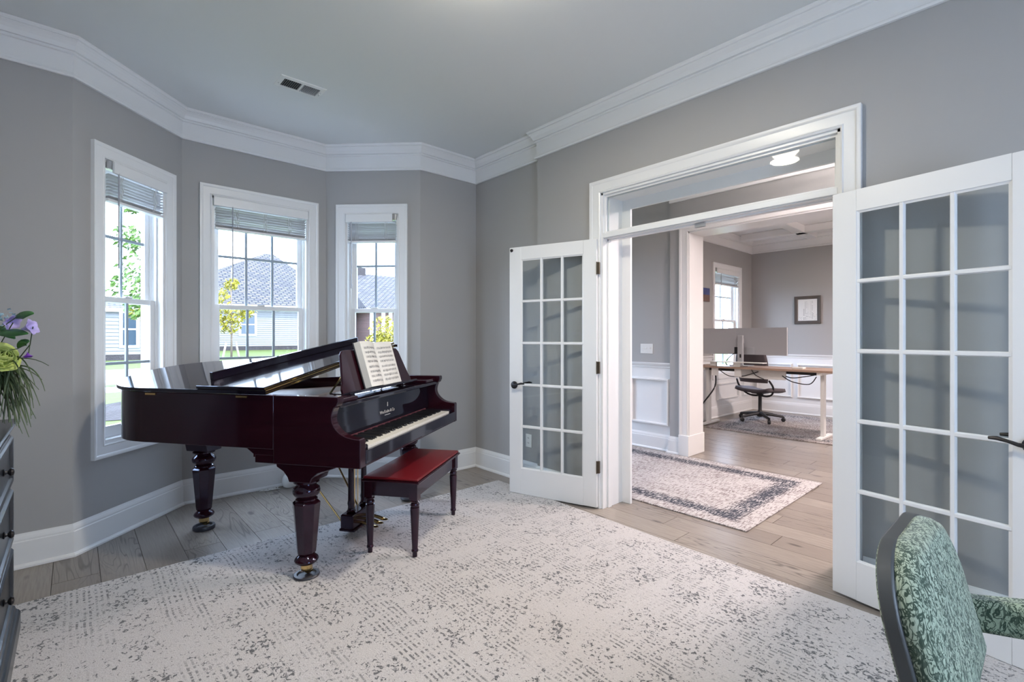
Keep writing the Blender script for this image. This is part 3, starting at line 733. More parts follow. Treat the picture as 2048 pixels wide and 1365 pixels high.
# ------------------------------------------------------------ rugs
def rug_prism(poly, t, name, m, label, cat='rug'):
    cx = sum(p[0] for p in poly)/len(poly); cy = sum(p[1] for p in poly)/len(poly)
    return MB().prism([(p[0]-cx, p[1]-cy) for p in poly], 0.0005, t).build(name, m, bevel=.003, loc=(cx, cy, 0), label=label, cat=cat)
rug_prism(RUG, .012, 'area_rug', M['rug'], 'large cream distressed area rug with grey flecks under the piano')
hx, hy = (4.905-3.312)/2, (4.42-1.358)/2
M['hall_rug'] = runner_mat('hall_rug_weave', hx, hy, .632)
rug_prism([(3.312, 1.358), (4.905, 1.358), (4.905, 4.42), (3.312, 4.42)], .010, 'hall_rug', M['hall_rug'], 'cream hall rug with navy hatched border')
M['office_rug'] = runner_mat('office_rug_weave', 1.05, 1.45, .585, .0)
rug_prism([(6.74, .45), (8.84, .45), (8.84, 3.36), (6.74, 3.36)], .010, 'office_rug', M['office_rug'], 'grey mottled office rug under the desk chair')

# ------------------------------------------------------------ grand piano (local u along keyboard, v to the tail)
PHI = math.radians(35.3); RT = .0122                    # rug top
L1 = Vector((.931, 2.700)); UX = Vector((math.cos(PHI), math.sin(PHI)))
PO = L1 - UX*.09
PW = 1.47
pn = thing('grand_piano', (PO.x, PO.y, 0), PHI, label='polished dark mahogany grand piano with its lid half raised', cat='piano')
def catmull(pts, n=6):
    out = []; P = [Vector(p) for p in pts]
    for i in range(len(P)-1):
        p0 = P[max(i-1, 0)]; p1 = P[i]; p2 = P[i+1]; p3 = P[min(i+2, len(P)-1)]
        for k in range(n):
            t = k/n; out.append(tuple(.5*((2*p1)+(p2-p0)*t+(2*p0-5*p1+4*p2-p3)*t*t+(3*p1-p0-3*p2+p3)*t**3)))
    out.append(tuple(P[-1])); return out
curve = [(0, .135), (0, .55), (0, .98)] + catmull([(0, .98), (.018, 1.12), (.09, 1.25), (.22, 1.34), (.38, 1.385), (.54, 1.36), (.66, 1.27), (.745, 1.13), (.815, .96), (.90, .80), (1.02, .65), (1.17, .54), (1.31, .45), (1.42, .35), (1.465, .24), (PW, .135)], 6)[1:]
def offs2(path, d): return offset_path(path, d, -1)      # towards the inside (right of travel)
inn = offs2(curve, .048)
n = len(curve)
rim = MB(); vs = []
for z in (.705, .992):
    vs += [(p[0], p[1], z) for p in curve] + [(p[0], p[1], z) for p in inn]
fs = []
for i in range(n-1):
    fs += [(i, i+1, 2*n+i+1, 2*n+i), (n+i+1, n+i, 3*n+i, 3*n+i+1), (2*n+i, 2*n+i+1, 3*n+i+1, 3*n+i), (i+1, i, n+i, n+i+1)]
fs += [(0, 2*n, 3*n, n), (n-1, 2*n-1, 4*n-1, 3*n-1)]
rim.add(vs, fs).build('rim', M['mahog'], pn, smooth=True, bevel=.004)
MB().prism([(p[0], p[1]) for p in inn], .73, .75).build('soundboard', M['soundwood'], pn)
MB().prism([(p[0], p[1]) for p in offs2(curve, .075)], .905, .925).build('iron_plate', M['plate'], pn)
# arms (cheeks) with scrolled front
arm = [(-.371, .630), (-.371, .770)] + catmull([(-.366, .779), (-.33, .782), (-.285, .792), (-.248, .812), (-.220, .842), (-.208, .875), (-.212, .908), (-.222, .934)], 4) + \
      [(-.236, .944), (-.246, .965), (-.246, .985), (-.240, .992), (.136, .992), (.136, .630)]
for u0, u1 in ((0, .055), (PW-.055, PW)):
    MB().prism(arm, u0, u1, 'x').build('arm', M['mahog'], pn, bevel=.004)
# lower key-bed, step under the bass side
MB().box(0.002, PW-.002, -.368, .25, .630, .676).build('key_bed', M['mahog'], pn, bevel=.004)
MB().prism([(.13, .660), (.26, .660), (.26, .676), (.30, .704), (.36, .708), (.13, .708)], .004, .05, 'x').build('rim_step', M['mahog'], pn)
MB().prism([(.13, .660), (.26, .660), (.26, .676), (.30, .704), (.36, .708), (.13, .708)], PW-.05, PW-.004, 'x').build('rim_step', M['mahog'], pn)
MB().box(.055, PW-.055, -.374, -.352, .642, .712).build('key_slip', M['mahog_dark'], pn, bevel=.004)
for u0, u1 in ((.055, .117), (PW-.117, PW-.055)):
    MB().prism([(-.350, .676), (-.350, .728), (-.345, .735), (-.15, .735), (-.15, .676)], u0, u1, 'x').build('key_block', M['mahog_dark'], pn, bevel=.003)
# keyboard
kw = (PW-.234)/52; wk = None; bk = None
for i in range(52):
    if wk is None: wk = MB().box(.0006, kw-.0006, -.348, -.150, .705, .724).build('white_key', M['ivory'], pn, bevel=.0012, loc=(.117, 0, 0))
    else: copy_to(wk, pn, loc=(.117+kw*i, 0, 0))
for i in range(51):
    if (i+5) % 7 in (0, 1, 3, 4, 5):
        if bk is None: bk = MB().prism([(-.298, .722), (-.291, .736), (-.150, .738), (-.150, .722)], -.0055, .0055, 'x').build('black_key', M['ebony'], pn, bevel=.001, loc=(.117+kw*(i+1), 0, 0))
        else: copy_to(bk, pn, loc=(.117+kw*(i+1), 0, 0))
MB().box(.117, PW-.117, -.153, -.148, .72, .741).build('name_felt', M['felt_red'], pn)
# fallboard with logo
fb = MB().prism([(-.150, .741), (-.150, .752), (-.146, .80), (-.142, .88), (-.138, .925), (-.110, .927), (-.110, .741)], .057, PW-.057, 'x').build('fallboard', M['mahog_dark'], pn, bevel=.003)
def text_mesh(body, size, mat_, name, parent, Mx, extrude=.0006, spacing=1.0):
    c = bpy.data.curves.new(name, 'FONT'); c.body = body; c.size = size; c.extrude = extrude; c.align_x = 'CENTER'; c.space_character = spacing
    t = bpy.data.objects.new(name, c); COL.objects.link(t)
    dg = bpy.context.evaluated_depsgraph_get(); me = bpy.data.meshes.new_from_object(t.evaluated_get(dg))
    bpy.data.objects.remove(t); me.transform(Mx); me.materials.clear(); me.materials.append(mat_)
    o = bpy.data.objects.new(name, me); COL.objects.link(o); o.parent = parent; return o
lean = math.radians(3)
TX = Matrix.Translation((.725, -.1490, .803)) @ Matrix.Rotation(PI/2-lean, 4, 'X')
text_mesh('Wm.Knabe & Co', .029, M['decal'], 'logo_lettering', fb, TX)
e = MB().lathe([(.002, 0), (.006, .006), (.003, .014), (.005, .022), (.001, .030)], seg=8)
e.v = [(.735+p[0], -.1450+p[1]*.12, .842+p[2]) for p in e.v]; e.build('logo_emblem', M['decal'], fb)
MB().box(.69, .765, -.1490, -.1475, .788, .791).build('logo_underline', M['decal'], fb)
# music shelf and desk
MB().box(.056, PW-.056, -.225, .12, .928, .950).build('music_shelf', M['mahog_dark'], pn, bevel=.005)
for u0 in (.060, PW-.060-.19):
    MB().box(u0, u0+.19, -.215, -.02, .950, .972).build('candle_shelf', M['mahog'], pn, bevel=.006)
DT = math.radians(17)                                     # desk leans back
DM = Matrix.Translation((.72, -.115, .972)) @ Matrix.Rotation(-DT, 4, 'X')
dsk = [(-.455, 0), (.455, 0), (.455, .03), (.43, .07), (.40, .16), (.375, .235), (.35, .258), (.30, .262), (-.30, .262), (-.35, .258), (-.375, .235), (-.40, .16), (-.43, .07), (-.455, .03)]
MB().prism(dsk, 0, .016, 'y').xf(DM).build('music_desk', M['mahog'], pn, bevel=.003)
MB().box(-.46, .46, -.045, .016, -.012, .004).xf(DM).build('desk_ledge', M['mahog_dark'], pn, bevel=.004)
for sx in (-1, 1):
    MB().box(.72+sx*.33-.02, .72+sx*.33+.02, -.10, .045, .950, .962).build('desk_slide', M['mahog'], pn)
    MB().tube([(.72+sx*.30, .075, .955), (.72+sx*.30, -.035, 1.10)], .006, 6).build('desk_prop', M['brass'], pn)
# open music book
bk_ = thing('music_book', (PO.x, PO.y, 0), PHI, label='thick open sheet music book on the piano music desk', cat='book')
def page_block(side, depth):
    pts = []; fr = []; N = 10
    for i in range(N+1):
        t = i/N; xx = side*(.002+.222*t)
        fr.append((xx, -(depth*(.25+.75*min(1, math.sin(min(t*1.35, 1)*PI/2))))-.004*math.sin(PI*t)))
    poly = fr + [(side*.226, 0), (side*.001, 0)]
    return poly
BM = Matrix.Translation((.715, -.126, .983)) @ Matrix.Rotation(-DT, 4, 'X')
lp, rp = page_block(-1, .042), page_block(1, .022)
MB().prism(lp, 0, .292, 'z').xf(BM).build('left_pages', M['paper'], bk_)
MB().prism(rp, 0, .292, 'z').xf(BM).build('right_pages', M['paper'], bk_)
MB().box(-.232, .232, -.001, .004, -.003, .295).xf(BM).build('cover', M['ink'], bk_)
def staves(poly, side, name):
    st = MB()
    def yat(xx):
        for i in range(10):
            a, b = poly[i], poly[i+1]
            if min(a[0], b[0]) <= xx <= max(a[0], b[0]): t = (xx-a[0])/(b[0]-a[0]); return a[1]+t*(b[1]-a[1])
        return poly[10][1]
    for k in range(8):
        z0 = .255-k*.030-(.006 if k > 3 else 0)
        for q in range(5):
            z = z0-q*.0028
            xs_ = [side*(.025+.172*i/8) for i in range(9)]
            for i in range(8):
                xa, xb = xs_[i], xs_[i+1]
                st.add([(xa, yat(xa)-.0006, z), (xb, yat(xb)-.0006, z), (xb, yat(xb)-.0006, z+.0007), (xa, yat(xa)-.0006, z+.0007)], [(0, 1, 2, 3)])
        for q in range(20):
            xx = side*(.03+.16*random.random()); z = z0-random.random()*.014; y = yat(xx)-.0008
            st.add([(xx-.0016, y, z-.001), (xx+.0016, y, z-.001), (xx+.0016, y, z+.0012), (xx-.0016, y, z+.0012)], [(0, 1, 2, 3)])
            st.add([(xx+.0012, y, z), (xx+.0019, y, z), (xx+.0019, y, z+.009), (xx+.0012, y, z+.009)], [(0, 1, 2, 3)])
    return st.xf(BM)
a = staves(lp, -1, 'l').build('printed_staves', M['ink'], bk_, kind='stuff')
a = staves(rp, 1, 'r').build('printed_staves', M['ink'], bk_, kind='stuff')
# lid: main leaf hinged on the bass side, front flap folded back on it
TILT = math.atan(.150)
lidp = [(-.02, .165)] + [(p[0], p[1]) for p in offset_path(curve, .022, 1)][1:-1] + [(PW+.02, .165)]
LM = Matrix.Translation((-.012, 0, .997)) @ Matrix.Rotation(-TILT, 4, 'Y') @ Matrix.Translation((.012, 0, 0))
MB().prism(lidp, 0, .020).xf(LM).build('lid', M['mahog_dark'], pn, bevel=.006)
fl = MB().prism([(-.02, .172), (-.02, .60), (.02, .625), (.10, .625), (1.0, .625), (PW+.02, .46), (PW+.02, .172)], .0215, .040).xf(LM).build('front_flap', M['mahog_dark'], pn, bevel=.004)
MB().prism([(.10, .600), (1.44, .470), (1.44, .490), (.10, .622)], .040, .088).xf(LM).build('flap_lip', M['mahog_dark'], pn, bevel=.003)
hg = MB()
hg.tube([(-.018, .165, .0205), (PW+.018, .165, .0205)], .0035, 6)
hg.box(-.018, PW+.018, .1625, .1645, .004, .013).box(-.018, PW+.018, .1685, .1715, .026, .035)
hg.xf(LM).build('lid_hinge', M['brass'], pn)
MB().tube([(1.40, .50, .96), (1.36, .50, 1.20)], .008, 8).build('lid_prop', M['mahog'], pn)
for vv in (.33, .93): MB().box(-.004, .0, vv-.035, vv+.035, .975, .985).build('side_hinge', M['brass'], pn)
# legs
leg = None
LEGP = [(.050, .535), (.066, .528), (.066, .520), (.048, .512), (.052, .503), (.066, .492), (.071, .478), (.069, .462), (.060, .448), (.046, .440), (.056, .432), (.057, .424), (.050, .418)]
LEGB = [(.044, .136), (.040, .128), (.047, .122), (.058, .112), (.062, .102), (.058, .092), (.044, .082), (.034, .080)]
def make_leg(c, top, zf):
    global leg
    if leg is None:
        a = MB().lathe([(r, z) for r, z in LEGP], seg=28)
        leg = a.build('leg', M['mahog'], pn, smooth=True, loc=(c[0], c[1], 0))
        MB().lathe(LEGB, seg=28).build('leg_foot', M['mahog'], leg, smooth=True)
        MB().lathe([(.060, .421), (.072, .410), (.071, .396), (.049, .142), (.043, .133)], seg=8, rot=PI/8).build('leg_shaft', M['mahog'], leg, bevel=.002)
        b = MB().lathe([(.030, .082), (.030, .055), (.027, .048), (.018, .046)], seg=20)
        b.tube([(0, 0, .052), (.012, 0, .042)], .012, 8)
        f1 = b.build('ferrule', M['brass'], leg, smooth=True)
        f2 = MB().lathe([(.022, -.009), (.024, -.004), (.024, .004), (.022, .009)], seg=18, axis='x').xf(Matrix.Translation((.014, 0, .0430))).build('caster_wheel', M['brass'], leg, smooth=True)
    else:
        l2 = copy_to(leg, pn, loc=(c[0], c[1], 0))
        for ch in [x for x in leg.children]: copy_to(ch, l2)
    return
make_leg((.09, 0), .53, RT); make_leg((PW-.09, 0), .53, RT); make_leg((.533, 1.106), .53, 0)
for u0 in (.012, PW-.012-.155):
    MB().prism([(.130, .632), (.125, .612), (.085, .590), (.060, .560), (.050, .535), (-.075, .535), (-.085, .560), (-.12, .590), (-.19, .612), (-.245, .632)], u0, u0+.155, 'x').build('leg_bracket', M['mahog'], pn, bevel=.004)
MB().prism([(.36, .705), (.36, .690), (.44, .640), (.46, .600), (.475, .535), (.59, .535), (.605, .600), (.63, .640), (.70, .690), (.70, .705)], 1.02, 1.19, 'y').build('leg_bracket', M['mahog'], pn, bevel=.004)
MB().box(.12, .62, .96, 1.24, .690, .706).build('tail_beam', M['mahog'], pn)
# caster cups stand under the casters
for i, (c, z0) in enumerate((((.09, 0), RT), ((PW-.09, 0), RT), ((.533, 1.106), 0.0))):
    q = PO + UX*c[0] + Vector((-UX.y, UX.x))*c[1]
    cp = MB().lathe([(.045, 0), (.066, 0.001), (.068, .006), (.064, .012), (.050, .013), (.044, .0055), (.002, .0052)], seg=30)
    if i == 2: cp.v = [(p[0], p[1], p[2]*1.9+(.003 if p[2] > .005 else 0)) for p in cp.v]
    cp.build('caster_cup', M['cup'], smooth=True, loc=(q.x, q.y, z0+.0003), cat='caster cup', group='dark caster cups under the piano legs',
             label=('dark round caster cup under the front bass piano leg', 'dark round caster cup under the piano leg behind the bench', 'dark round caster cup under the tail leg of the piano')[i])
# pedal lyre
lz = .0
MB().box(.60, .87, .03, .12, .055, .150).build('pedal_box', M['mahog'], pn, bevel=.008)
MB().box(.60, .87, .02, .13, .040, .058).build('pedal_box_base', M['mahog'], pn, bevel=.006)
for uu in (.655, .815): 
    MB().lathe([(.022, .150), (.030, .158), (.022, .170), (.020, .19), (.024, .21), (.020, .23), (.018, .45), (.020, .56), (.030, .60), (.030, .632)], c=(uu, .075, 0), seg=16).build('lyre_post', M['mahog'], pn, smooth=True)
    MB().tube([(uu+(-.03 if uu < .7 else .03), .12, .09), (uu+(-.16 if uu < .7 else .10), .52, .70)], .006, 8).build('lyre_brace', M['brass'], pn)
MB().box(.62, .85, .045, .105, .58, .632).build('lyre_top', M['mahog'], pn, bevel=.006)
for uu in (.715, .755): MB().tube([(uu, .085, .15), (uu, .085, .60)], .003, 6).build('pedal_rod', M['brass'], pn)
for uu in (.670, .735, .800):
    p = MB().tube([(uu, .04, .085), (uu, -.01, .083), (uu, -.05, .074), (uu, -.075, .066)], [.010, .010, .012, .013], 8)
    p.ball((uu, -.085, .064), (.016, .030, .008), 10, 6); p.build('pedal', M['brass'], pn, smooth=True)

# ------------------------------------------------------------ piano bench
BC = PO + UX*.768 + Vector((-UX.y, UX.x))*(-.330)
bn = thing('piano_bench', (BC.x, BC.y, RT), math.radians(36.0), label='mahogany piano bench with oxblood padded seat', cat='bench')
hl, hw_ = .375, .175
a = MB().box(-hl-.008, hl+.008, -hw_-.008, hw_+.008, .432, .446).build('lid_moulding', M['mahog'], bn, bevel=.006)
MB().box(-hl, hl, -hw_, hw_, .446, .462).build('seat_pad', M['leather'], bn, bevel=.009)
for y in (-hw_+.02, hw_-.036): MB().box(-hl+.035, hl-.035, y, y+.016, .345, .433).build('apron', M['mahog'], bn, bevel=.003)
for xx in (-hl+.02, hl-.036): MB().box(xx, xx+.016, -hw_+.035, hw_-.035, .345, .433).build('apron', M['mahog'], bn, bevel=.003)
bl = None
for sx in (-1, 1):
    for sy in (-1, 1):
        c = (sx*(hl-.032), sy*(hw_-.032), 0)
        if bl is None:
            q = MB().box(-.025, .025, -.025, .025, .335, .433)
            q.lathe([(.022, .337), (.027, .328), (.020, .318), (.026, .308), (.026, .300), (.020, .292), (.023, .286)], seg=18)
            q.lathe([(.026, .290), (.027, .280), (.017, .050), (.018, .046)], seg=14)
            q.lathe([(.016, .048), (.021, .040), (.020, .032), (.014, .026), (.014, .001), (.012, 0)], seg=16)
            bl = q.build('leg', M['mahog'], bn, smooth=True, loc=c)
        else: copy_to(bl, bn, loc=c)

# ------------------------------------------------------------ black chest of drawers by the left wall
CX0, CX1, CY0, CY1, CT = -.630, -.207, 1.60, 3.045, .940
ch = thing('chest_of_drawers', (-.41, 2.31, RT), 0, label='black lacquered chest of drawers standing by the left wall', cat='chest')
def CB(x0, x1, y0, y1, z0, z1): return MB().box(x0+.41, x1+.41, y0-2.31, y1-2.31, z0-RT, z1-RT)
CB(CX0, CX1-.012, CY0, CY1, .10, .905).build('body', M['chest'], ch, bevel=.004)
MB().prism([(CX0+.40, CT-.040-RT), (CX1+.415, CT-.040-RT), (CX1+.425, CT-.030-RT), (CX1+.418, CT-.024-RT), (CX1+.432, CT-.014-RT), (CX1+.436, CT-.006-RT), (CX1+.430, CT-RT), (CX0+.40, CT-RT)], CY0-2.33, CY1-2.285, 'y').build('top', M['chest'], ch, bevel=.003)
MB().prism([(CX0+.41, .001), (CX1+.442, .001), (CX1+.442, .075), (CX1+.436, .085), (CX1+.428, .090), (CX1+.424, .105), (CX1+.410, .112), (CX0+.41, .112)], CY0-2.325, CY1-2.290, 'y').build('base_moulding', M['chest_edge'], ch, bevel=.003)
knob = None
for r, (z0, z1) in enumerate(((.150, .395), (.415, .650), (.670, .880))):
    for c in range(1):
        y0 = CY0+.03; y1 = CY1-.03
        dr = CB(CX1-.012, CX1+.004, y0, y1, z0, z1).build('drawer_front', M['chest'], ch, bevel=.003)
        f = frame_sweep([(y0-2.31+.03, z0-RT+.03), (y1-2.31-.03, z0-RT+.03), (y1-2.31-.03, z1-RT-.03), (y0-2.31+.03, z1-RT-.03)], [(0, 0), (.004, .008), (.018, .010), (.024, .004), (.026, 0)])
        f.v = [(CX1+.414-p[1], p[0], p[2]) for p in f.v]; f.build('bead', M['chest_edge'], dr)
        for q in (.215, .785):
            k = MB().lathe([(.012, 0), (.015, .003), (.008, .006), (.006, .012), (.014, .018), (.016, .023), (.012, .029), (.003, .031)], seg=16, axis='x')
            yk = y0+(y1-y0)*q
            k.v = [(CX1+.414+p[0], yk-2.31+p[1], (z0+z1)/2-RT+p[2]) for p in k.v]; k.build('knob', M['black_metal'], dr, smooth=True)

# ------------------------------------------------------------ flower arrangement on the chest
M['vase'] = mat('dark_glazed_pot', (0.03, 0.035, 0.03), 0.25)
M['petal_lime'] = mat('lime_rose_petal', (0.50, 0.58, 0.16), 0.6, noise=(20, 0.25))
M['petal_lilac'] = mat('lilac_petal', (0.42, 0.36, 0.68), 0.6, noise=(40, 0.35))
M['petal_purple'] = mat('deep_purple_petal', (0.16, 0.03, 0.38), 0.5)
M['petal_blue'] = mat('blue_hydrangea', (0.22, 0.36, 0.45), 0.6, noise=(30, 0.4))
M['bleaf'] = mat('bouquet_leaf', (0.035, 0.15, 0.035), 0.35, noise=(25, 0.4))
M['blade'] = mat('ornamental_grass', (0.045, 0.075, 0.028), 0.5, noise=(8, 0.6))
fl0 = Vector((-.335, 2.80, CT))
bo = thing('flower_arrangement', fl0, 0, label='artificial bouquet with lime rose, purple blooms and trailing grass on the chest', cat='flowers')
MB().lathe([(.045, .001), (.050, .01), (.075, .06), (.082, .11), (.070, .15), (.060, .165), (.066, .175), (.060, .178), (.052, .165), (.04, .10), (.002, .08)], seg=24).build('pot', M['vase'], bo, smooth=True)
def P2L(px, py, d):                       # a spot seen at (px,py) in the photograph, d metres deep, relative to the pot
    t = (px-CX)/F_PX; dx = math.sin(THETA)+t*math.cos(THETA); dy = math.cos(THETA)-t*math.sin(THETA)
    return Vector((dx*d, dy*d, 1.30-(py-CY)/F_PX*d)) - fl0
def blade(pts, w, m, name, fold=.3):
    """leaf / petal strip along pts with width profile, slightly folded"""
    P = [Vector(p) for p in pts]; n = len(P); vs = []; fs = []
    side0 = None
    for i, p in enumerate(P):
        t = (P[min(i+1, n-1)]-P[max(i-1, 0)]).normalized(); s = t.cross(Vector((.3, -.9, .25))).normalized()
        if side0 and s.dot(side0) < 0: s = -s
        side0 = s; u = t.cross(s); ww = w(i/(n-1))
        vs += [p-s*ww+u*ww*fold, p, p+s*ww+u*ww*fold]
    for i in range(n-1):
        a = i*3; fs += [(a, a+1, a+4, a+3), (a+1, a+2, a+5, a+4)]
    return MB().add(vs, fs)
def solid(o, th): 
    md = o.modifiers.new('thickness', 'SOLIDIFY'); md.thickness = th; return o
lw = lambda k: (lambda t: k*math.sin(PI*min(max(t*.96+.02, 0), 1))**.8)
def bez(a, c, b, n=8): return [(1-t)**2*a+2*t*(1-t)*c+t*t*b for t in [i/n for i in range(n+1)]]
core = Vector((.0, .0, .19))
for (px0, py0, px1, py1, d, w_) in ((30, 637, 67, 628, 1.95, .018), (-10, 668, 56, 668, 1.93, .020), (36, 698, 58, 684, 1.95, .016), (-20, 650, 30, 678, 1.96, .022), (-40, 700, -5, 640, 2.0, .02)):
    a = P2L(px0, py0, d); b_ = P2L(px1, py1, d-.03)
    solid(blade(bez(a, (a+b_)/2+Vector((0, -.01, .015)), b_), lw(w_), None, '').build('leaf', M['bleaf'], bo, smooth='all'), .0008)
    MB().tube(bez(core, (core+a)/2+Vector((0, 0, .05)), a), .0018, 5).build('stem', M['blade'], bo)
def rose(c, R, m, name, n=16):
    b = MB()
    for k in range(n):
        ring = k/n; a = k*2.4; tilt = .25+1.05*ring; r = R*(.25+.75*ring)
        U = Vector((math.cos(a), math.sin(a)*.8, 0)); axis = Vector((.35, -.80, .35)).normalized()
        X = axis.cross(Vector((0, 0, 1))).normalized(); Y = axis.cross(X)
        out = (X*math.cos(a)+Y*math.sin(a)); base = c-axis*R*.35
        tip = base+out*r*math.sin(tilt)*1.05+axis*R*(.95-.65*ring)
        mid = base+out*r*.75+axis*R*.35
        sd = axis.cross(out)
        pts = bez(base, mid*1.0, tip, 6); vs = []; fs = []
        for i, p in enumerate(pts):
            t = i/6; ww = R*(.16+.48*math.sin(PI*(.08+.72*t)))*(.55+.45*ring)
            for q in (-1, -.5, 0, .5, 1):
                vs.append(p+sd*ww*q-out*abs(q)**2*R*.22+axis*R*.05*math.sin(9*t+q*4+k))
        for i in range(6):
            for j in range(4): a0 = i*5+j; fs.append((a0, a0+1, a0+6, a0+5))
        b.add(vs, fs)
    o = b.build(name, m, bo, smooth='all'); return solid(o, .001)
rose(P2L(4, 716, 1.92), .072, M['petal_lime'], 'lime_rose')
def trumpet(c, axis, R, m, name):
    axis = Vector(axis).normalized(); X = axis.cross(Vector((0, 0, 1))).normalized(); Y = axis.cross(X); vs = []; fs = []; seg = 20; rings = 6
    for i in range(rings+1):
        t = i/rings; r = R*(.12+.88*t**1.8)
        for k in range(seg):
            a = 2*PI*k/seg; rr = r*(1+.16*t*math.cos(5*a)); vs.append(c+axis*(R*1.3*(t-1))+(X*math.cos(a)+Y*math.sin(a))*rr+axis*R*.12*t*math.sin(10*a))
    for i in range(rings):
        for k in range(seg): j = (k+1) % seg; fs.append((i*seg+k, i*seg+j, (i+1)*seg+j, (i+1)*seg+k))
    return solid(MB().add(vs, fs).build(name, m, bo, smooth='all'), .0008)
trumpet(P2L(66, 654, 1.93), (.75, -.45, .25), .030, M['petal_lilac'], 'petunia')
trumpet(P2L(26, 646, 1.95), (.5, -.6, -.35), .030, M['petal_lilac'], 'petunia')
trumpet(P2L(56, 714, 1.93), (.1, -.3, -1), .014, M['petal_purple'], 'purple_bud')
for (a, b_) in (((66, 654), (60, 690)), ((56, 714), (60, 690)), ((60, 690), (20, 740)), ((26, 646), (0, 690))):
    MB().tube([P2L(*a, 1.94), P2L(*b_, 1.97)], .002, 5).build('stem', M['blade'], bo)
hyd = MB()
for k in range(40):
    c = P2L(2, 640, 1.97)+Vector((random.gauss(0, .02), random.gauss(0, .02), random.gauss(0, .02)))
    s = .009; u = Vector((random.gauss(0, 1), random.gauss(0, 1), random.gauss(0, 1))).normalized(); x_ = u.orthogonal().normalized(); y_ = u.cross(x_)
    hyd.add([c+x_*s, c+(x_+y_)*s*.3+u*.002, c+y_*s, c+(-x_+y_)*s*.3+u*.002, c-x_*s, c+(-x_-y_)*s*.3+u*.002, c-y_*s, c+(x_-y_)*s*.3+u*.002], [tuple(range(8))])
hyd.build('hydrangea', M['petal_blue'], bo, kind='stuff')
gr = [(98, 732), (90, 783), (80, 812), (72, 838), (66, 800), (55, 846), (58, 875), (45, 868), (38, 880), (30, 862), (84, 760), (50, 820), (24, 876), (62, 855), (10, 850), (78, 780), (40, 845), (20, 820), (70, 770)]
for k in range(120):
    if k < len(gr): px, py = gr[k]
    else: px, py = random.uniform(-75, 70), random.uniform(770, 862)
    d = random.uniform(1.90, 2.02); tip = P2L(px, py, d)
    if tip.x+fl0.x < -.165: tip.z = max(tip.z, .006)
    st = P2L(random.uniform(-40, 30), random.uniform(715, 745), random.uniform(1.94, 2.02))
    top = (st+tip)/2+Vector((.03*random.random(), -.01, .04+.06*random.random()))
    blade(bez(st, top, tip, 9), lambda t: .0036*(1-t*.8)+.0004, None, '', .5).build('grass_blade', M['blade'], bo, smooth='all')

# ------------------------------------------------------------ green upholstered armchair (faces away from the bay)
ac = thing('dining_armchair', (1.400, -.06, RT), 0, label='dark wood armchair upholstered in green coral-print fabric', cat='chair')
LEAN = .245; YB0 = .1285+.06
def back_xf(mb):                          # back built upright in the local x-z plane, then leaned
    mb.v = [(p[0], p[1]+YB0+(p[2]+RT-.535)*LEAN, p[2]) for p in mb.v]; return mb
def arch(w, zt, zb, r, n=14):
    pts = [(-w, zb), (w, zb)]
    pts += [(w-r+r*math.cos(t*PI/2/n), zt-r*.9+r*.9*math.sin(t*PI/2/n)) for t in range(n+1)]
    pts += [(-w+r+r*math.cos(PI/2+t*PI/2/n), zt-r*.9+r*.9*math.sin(PI/2+t*PI/2/n)) for t in range(n+1)]
    return pts
# frame: outer arch minus inner: posts + crest as one bent rail
oa = arch(.248, .869-RT, .40, .15); ia = arch(.200, .824-RT, .40, .11)
fr = MB(); m_ = len(oa); vs = []
for y in (0.008, .036):
    vs += [(p[0], y, p[1]) for p in oa] + [(p[0], y, p[1]) for p in ia]
fs = []
for i in range(1, m_):
    j = (i+1) % m_
    fs += [(i, j, m_+j, m_+i), (2*m_+j, 2*m_+i, 3*m_+i, 3*m_+j), (j, i, 2*m_+i, 2*m_+j), (m_+i, m_+j, 3*m_+j, 3*m_+i)]
fs += [(0, m_, 3*m_, 2*m_), (1, 2*m_+1, 3*m_+1, m_+1)]
back_xf(fr.add(vs, [f for f in fs])).build('back_frame', M['chairwood'], ac, smooth=True, bevel=.004)
cu = MB(); ca = arch(.238, .870-RT, .535-RT, .15)
def ring(sc, y): 
    cx_, cz_ = 0, .72-RT
    return [(cx_+(p[0]-cx_)*sc, y, cz_+(p[1]-cz_)*sc) for p in ca]
rings = [ring(.985, .014), ring(1.0, .004), ring(.995, -.012), ring(.96, -.026), ring(.80, -.036), ring(.45, -.041)]
vs = [p for r in rings for p in r]; k = len(ca); fs = []
for i in range(len(rings)-1):
    for j in range(k): q = (j+1) % k; fs.append((i*k+j, i*k+q, (i+1)*k+q, (i+1)*k+j))
fs += [tuple(range(k)), tuple((len(rings)-1)*k+j for j in range(k))]
back_xf(cu.add(vs, fs)).build('back_cushion', M['coral'], ac, smooth='all')
ra = arch(.232, .860-RT, .54-RT, .15)
back_xf(MB().prism(ra, .034, .043, 'y')).build('back_panel', M['coral'], ac, bevel=.004)
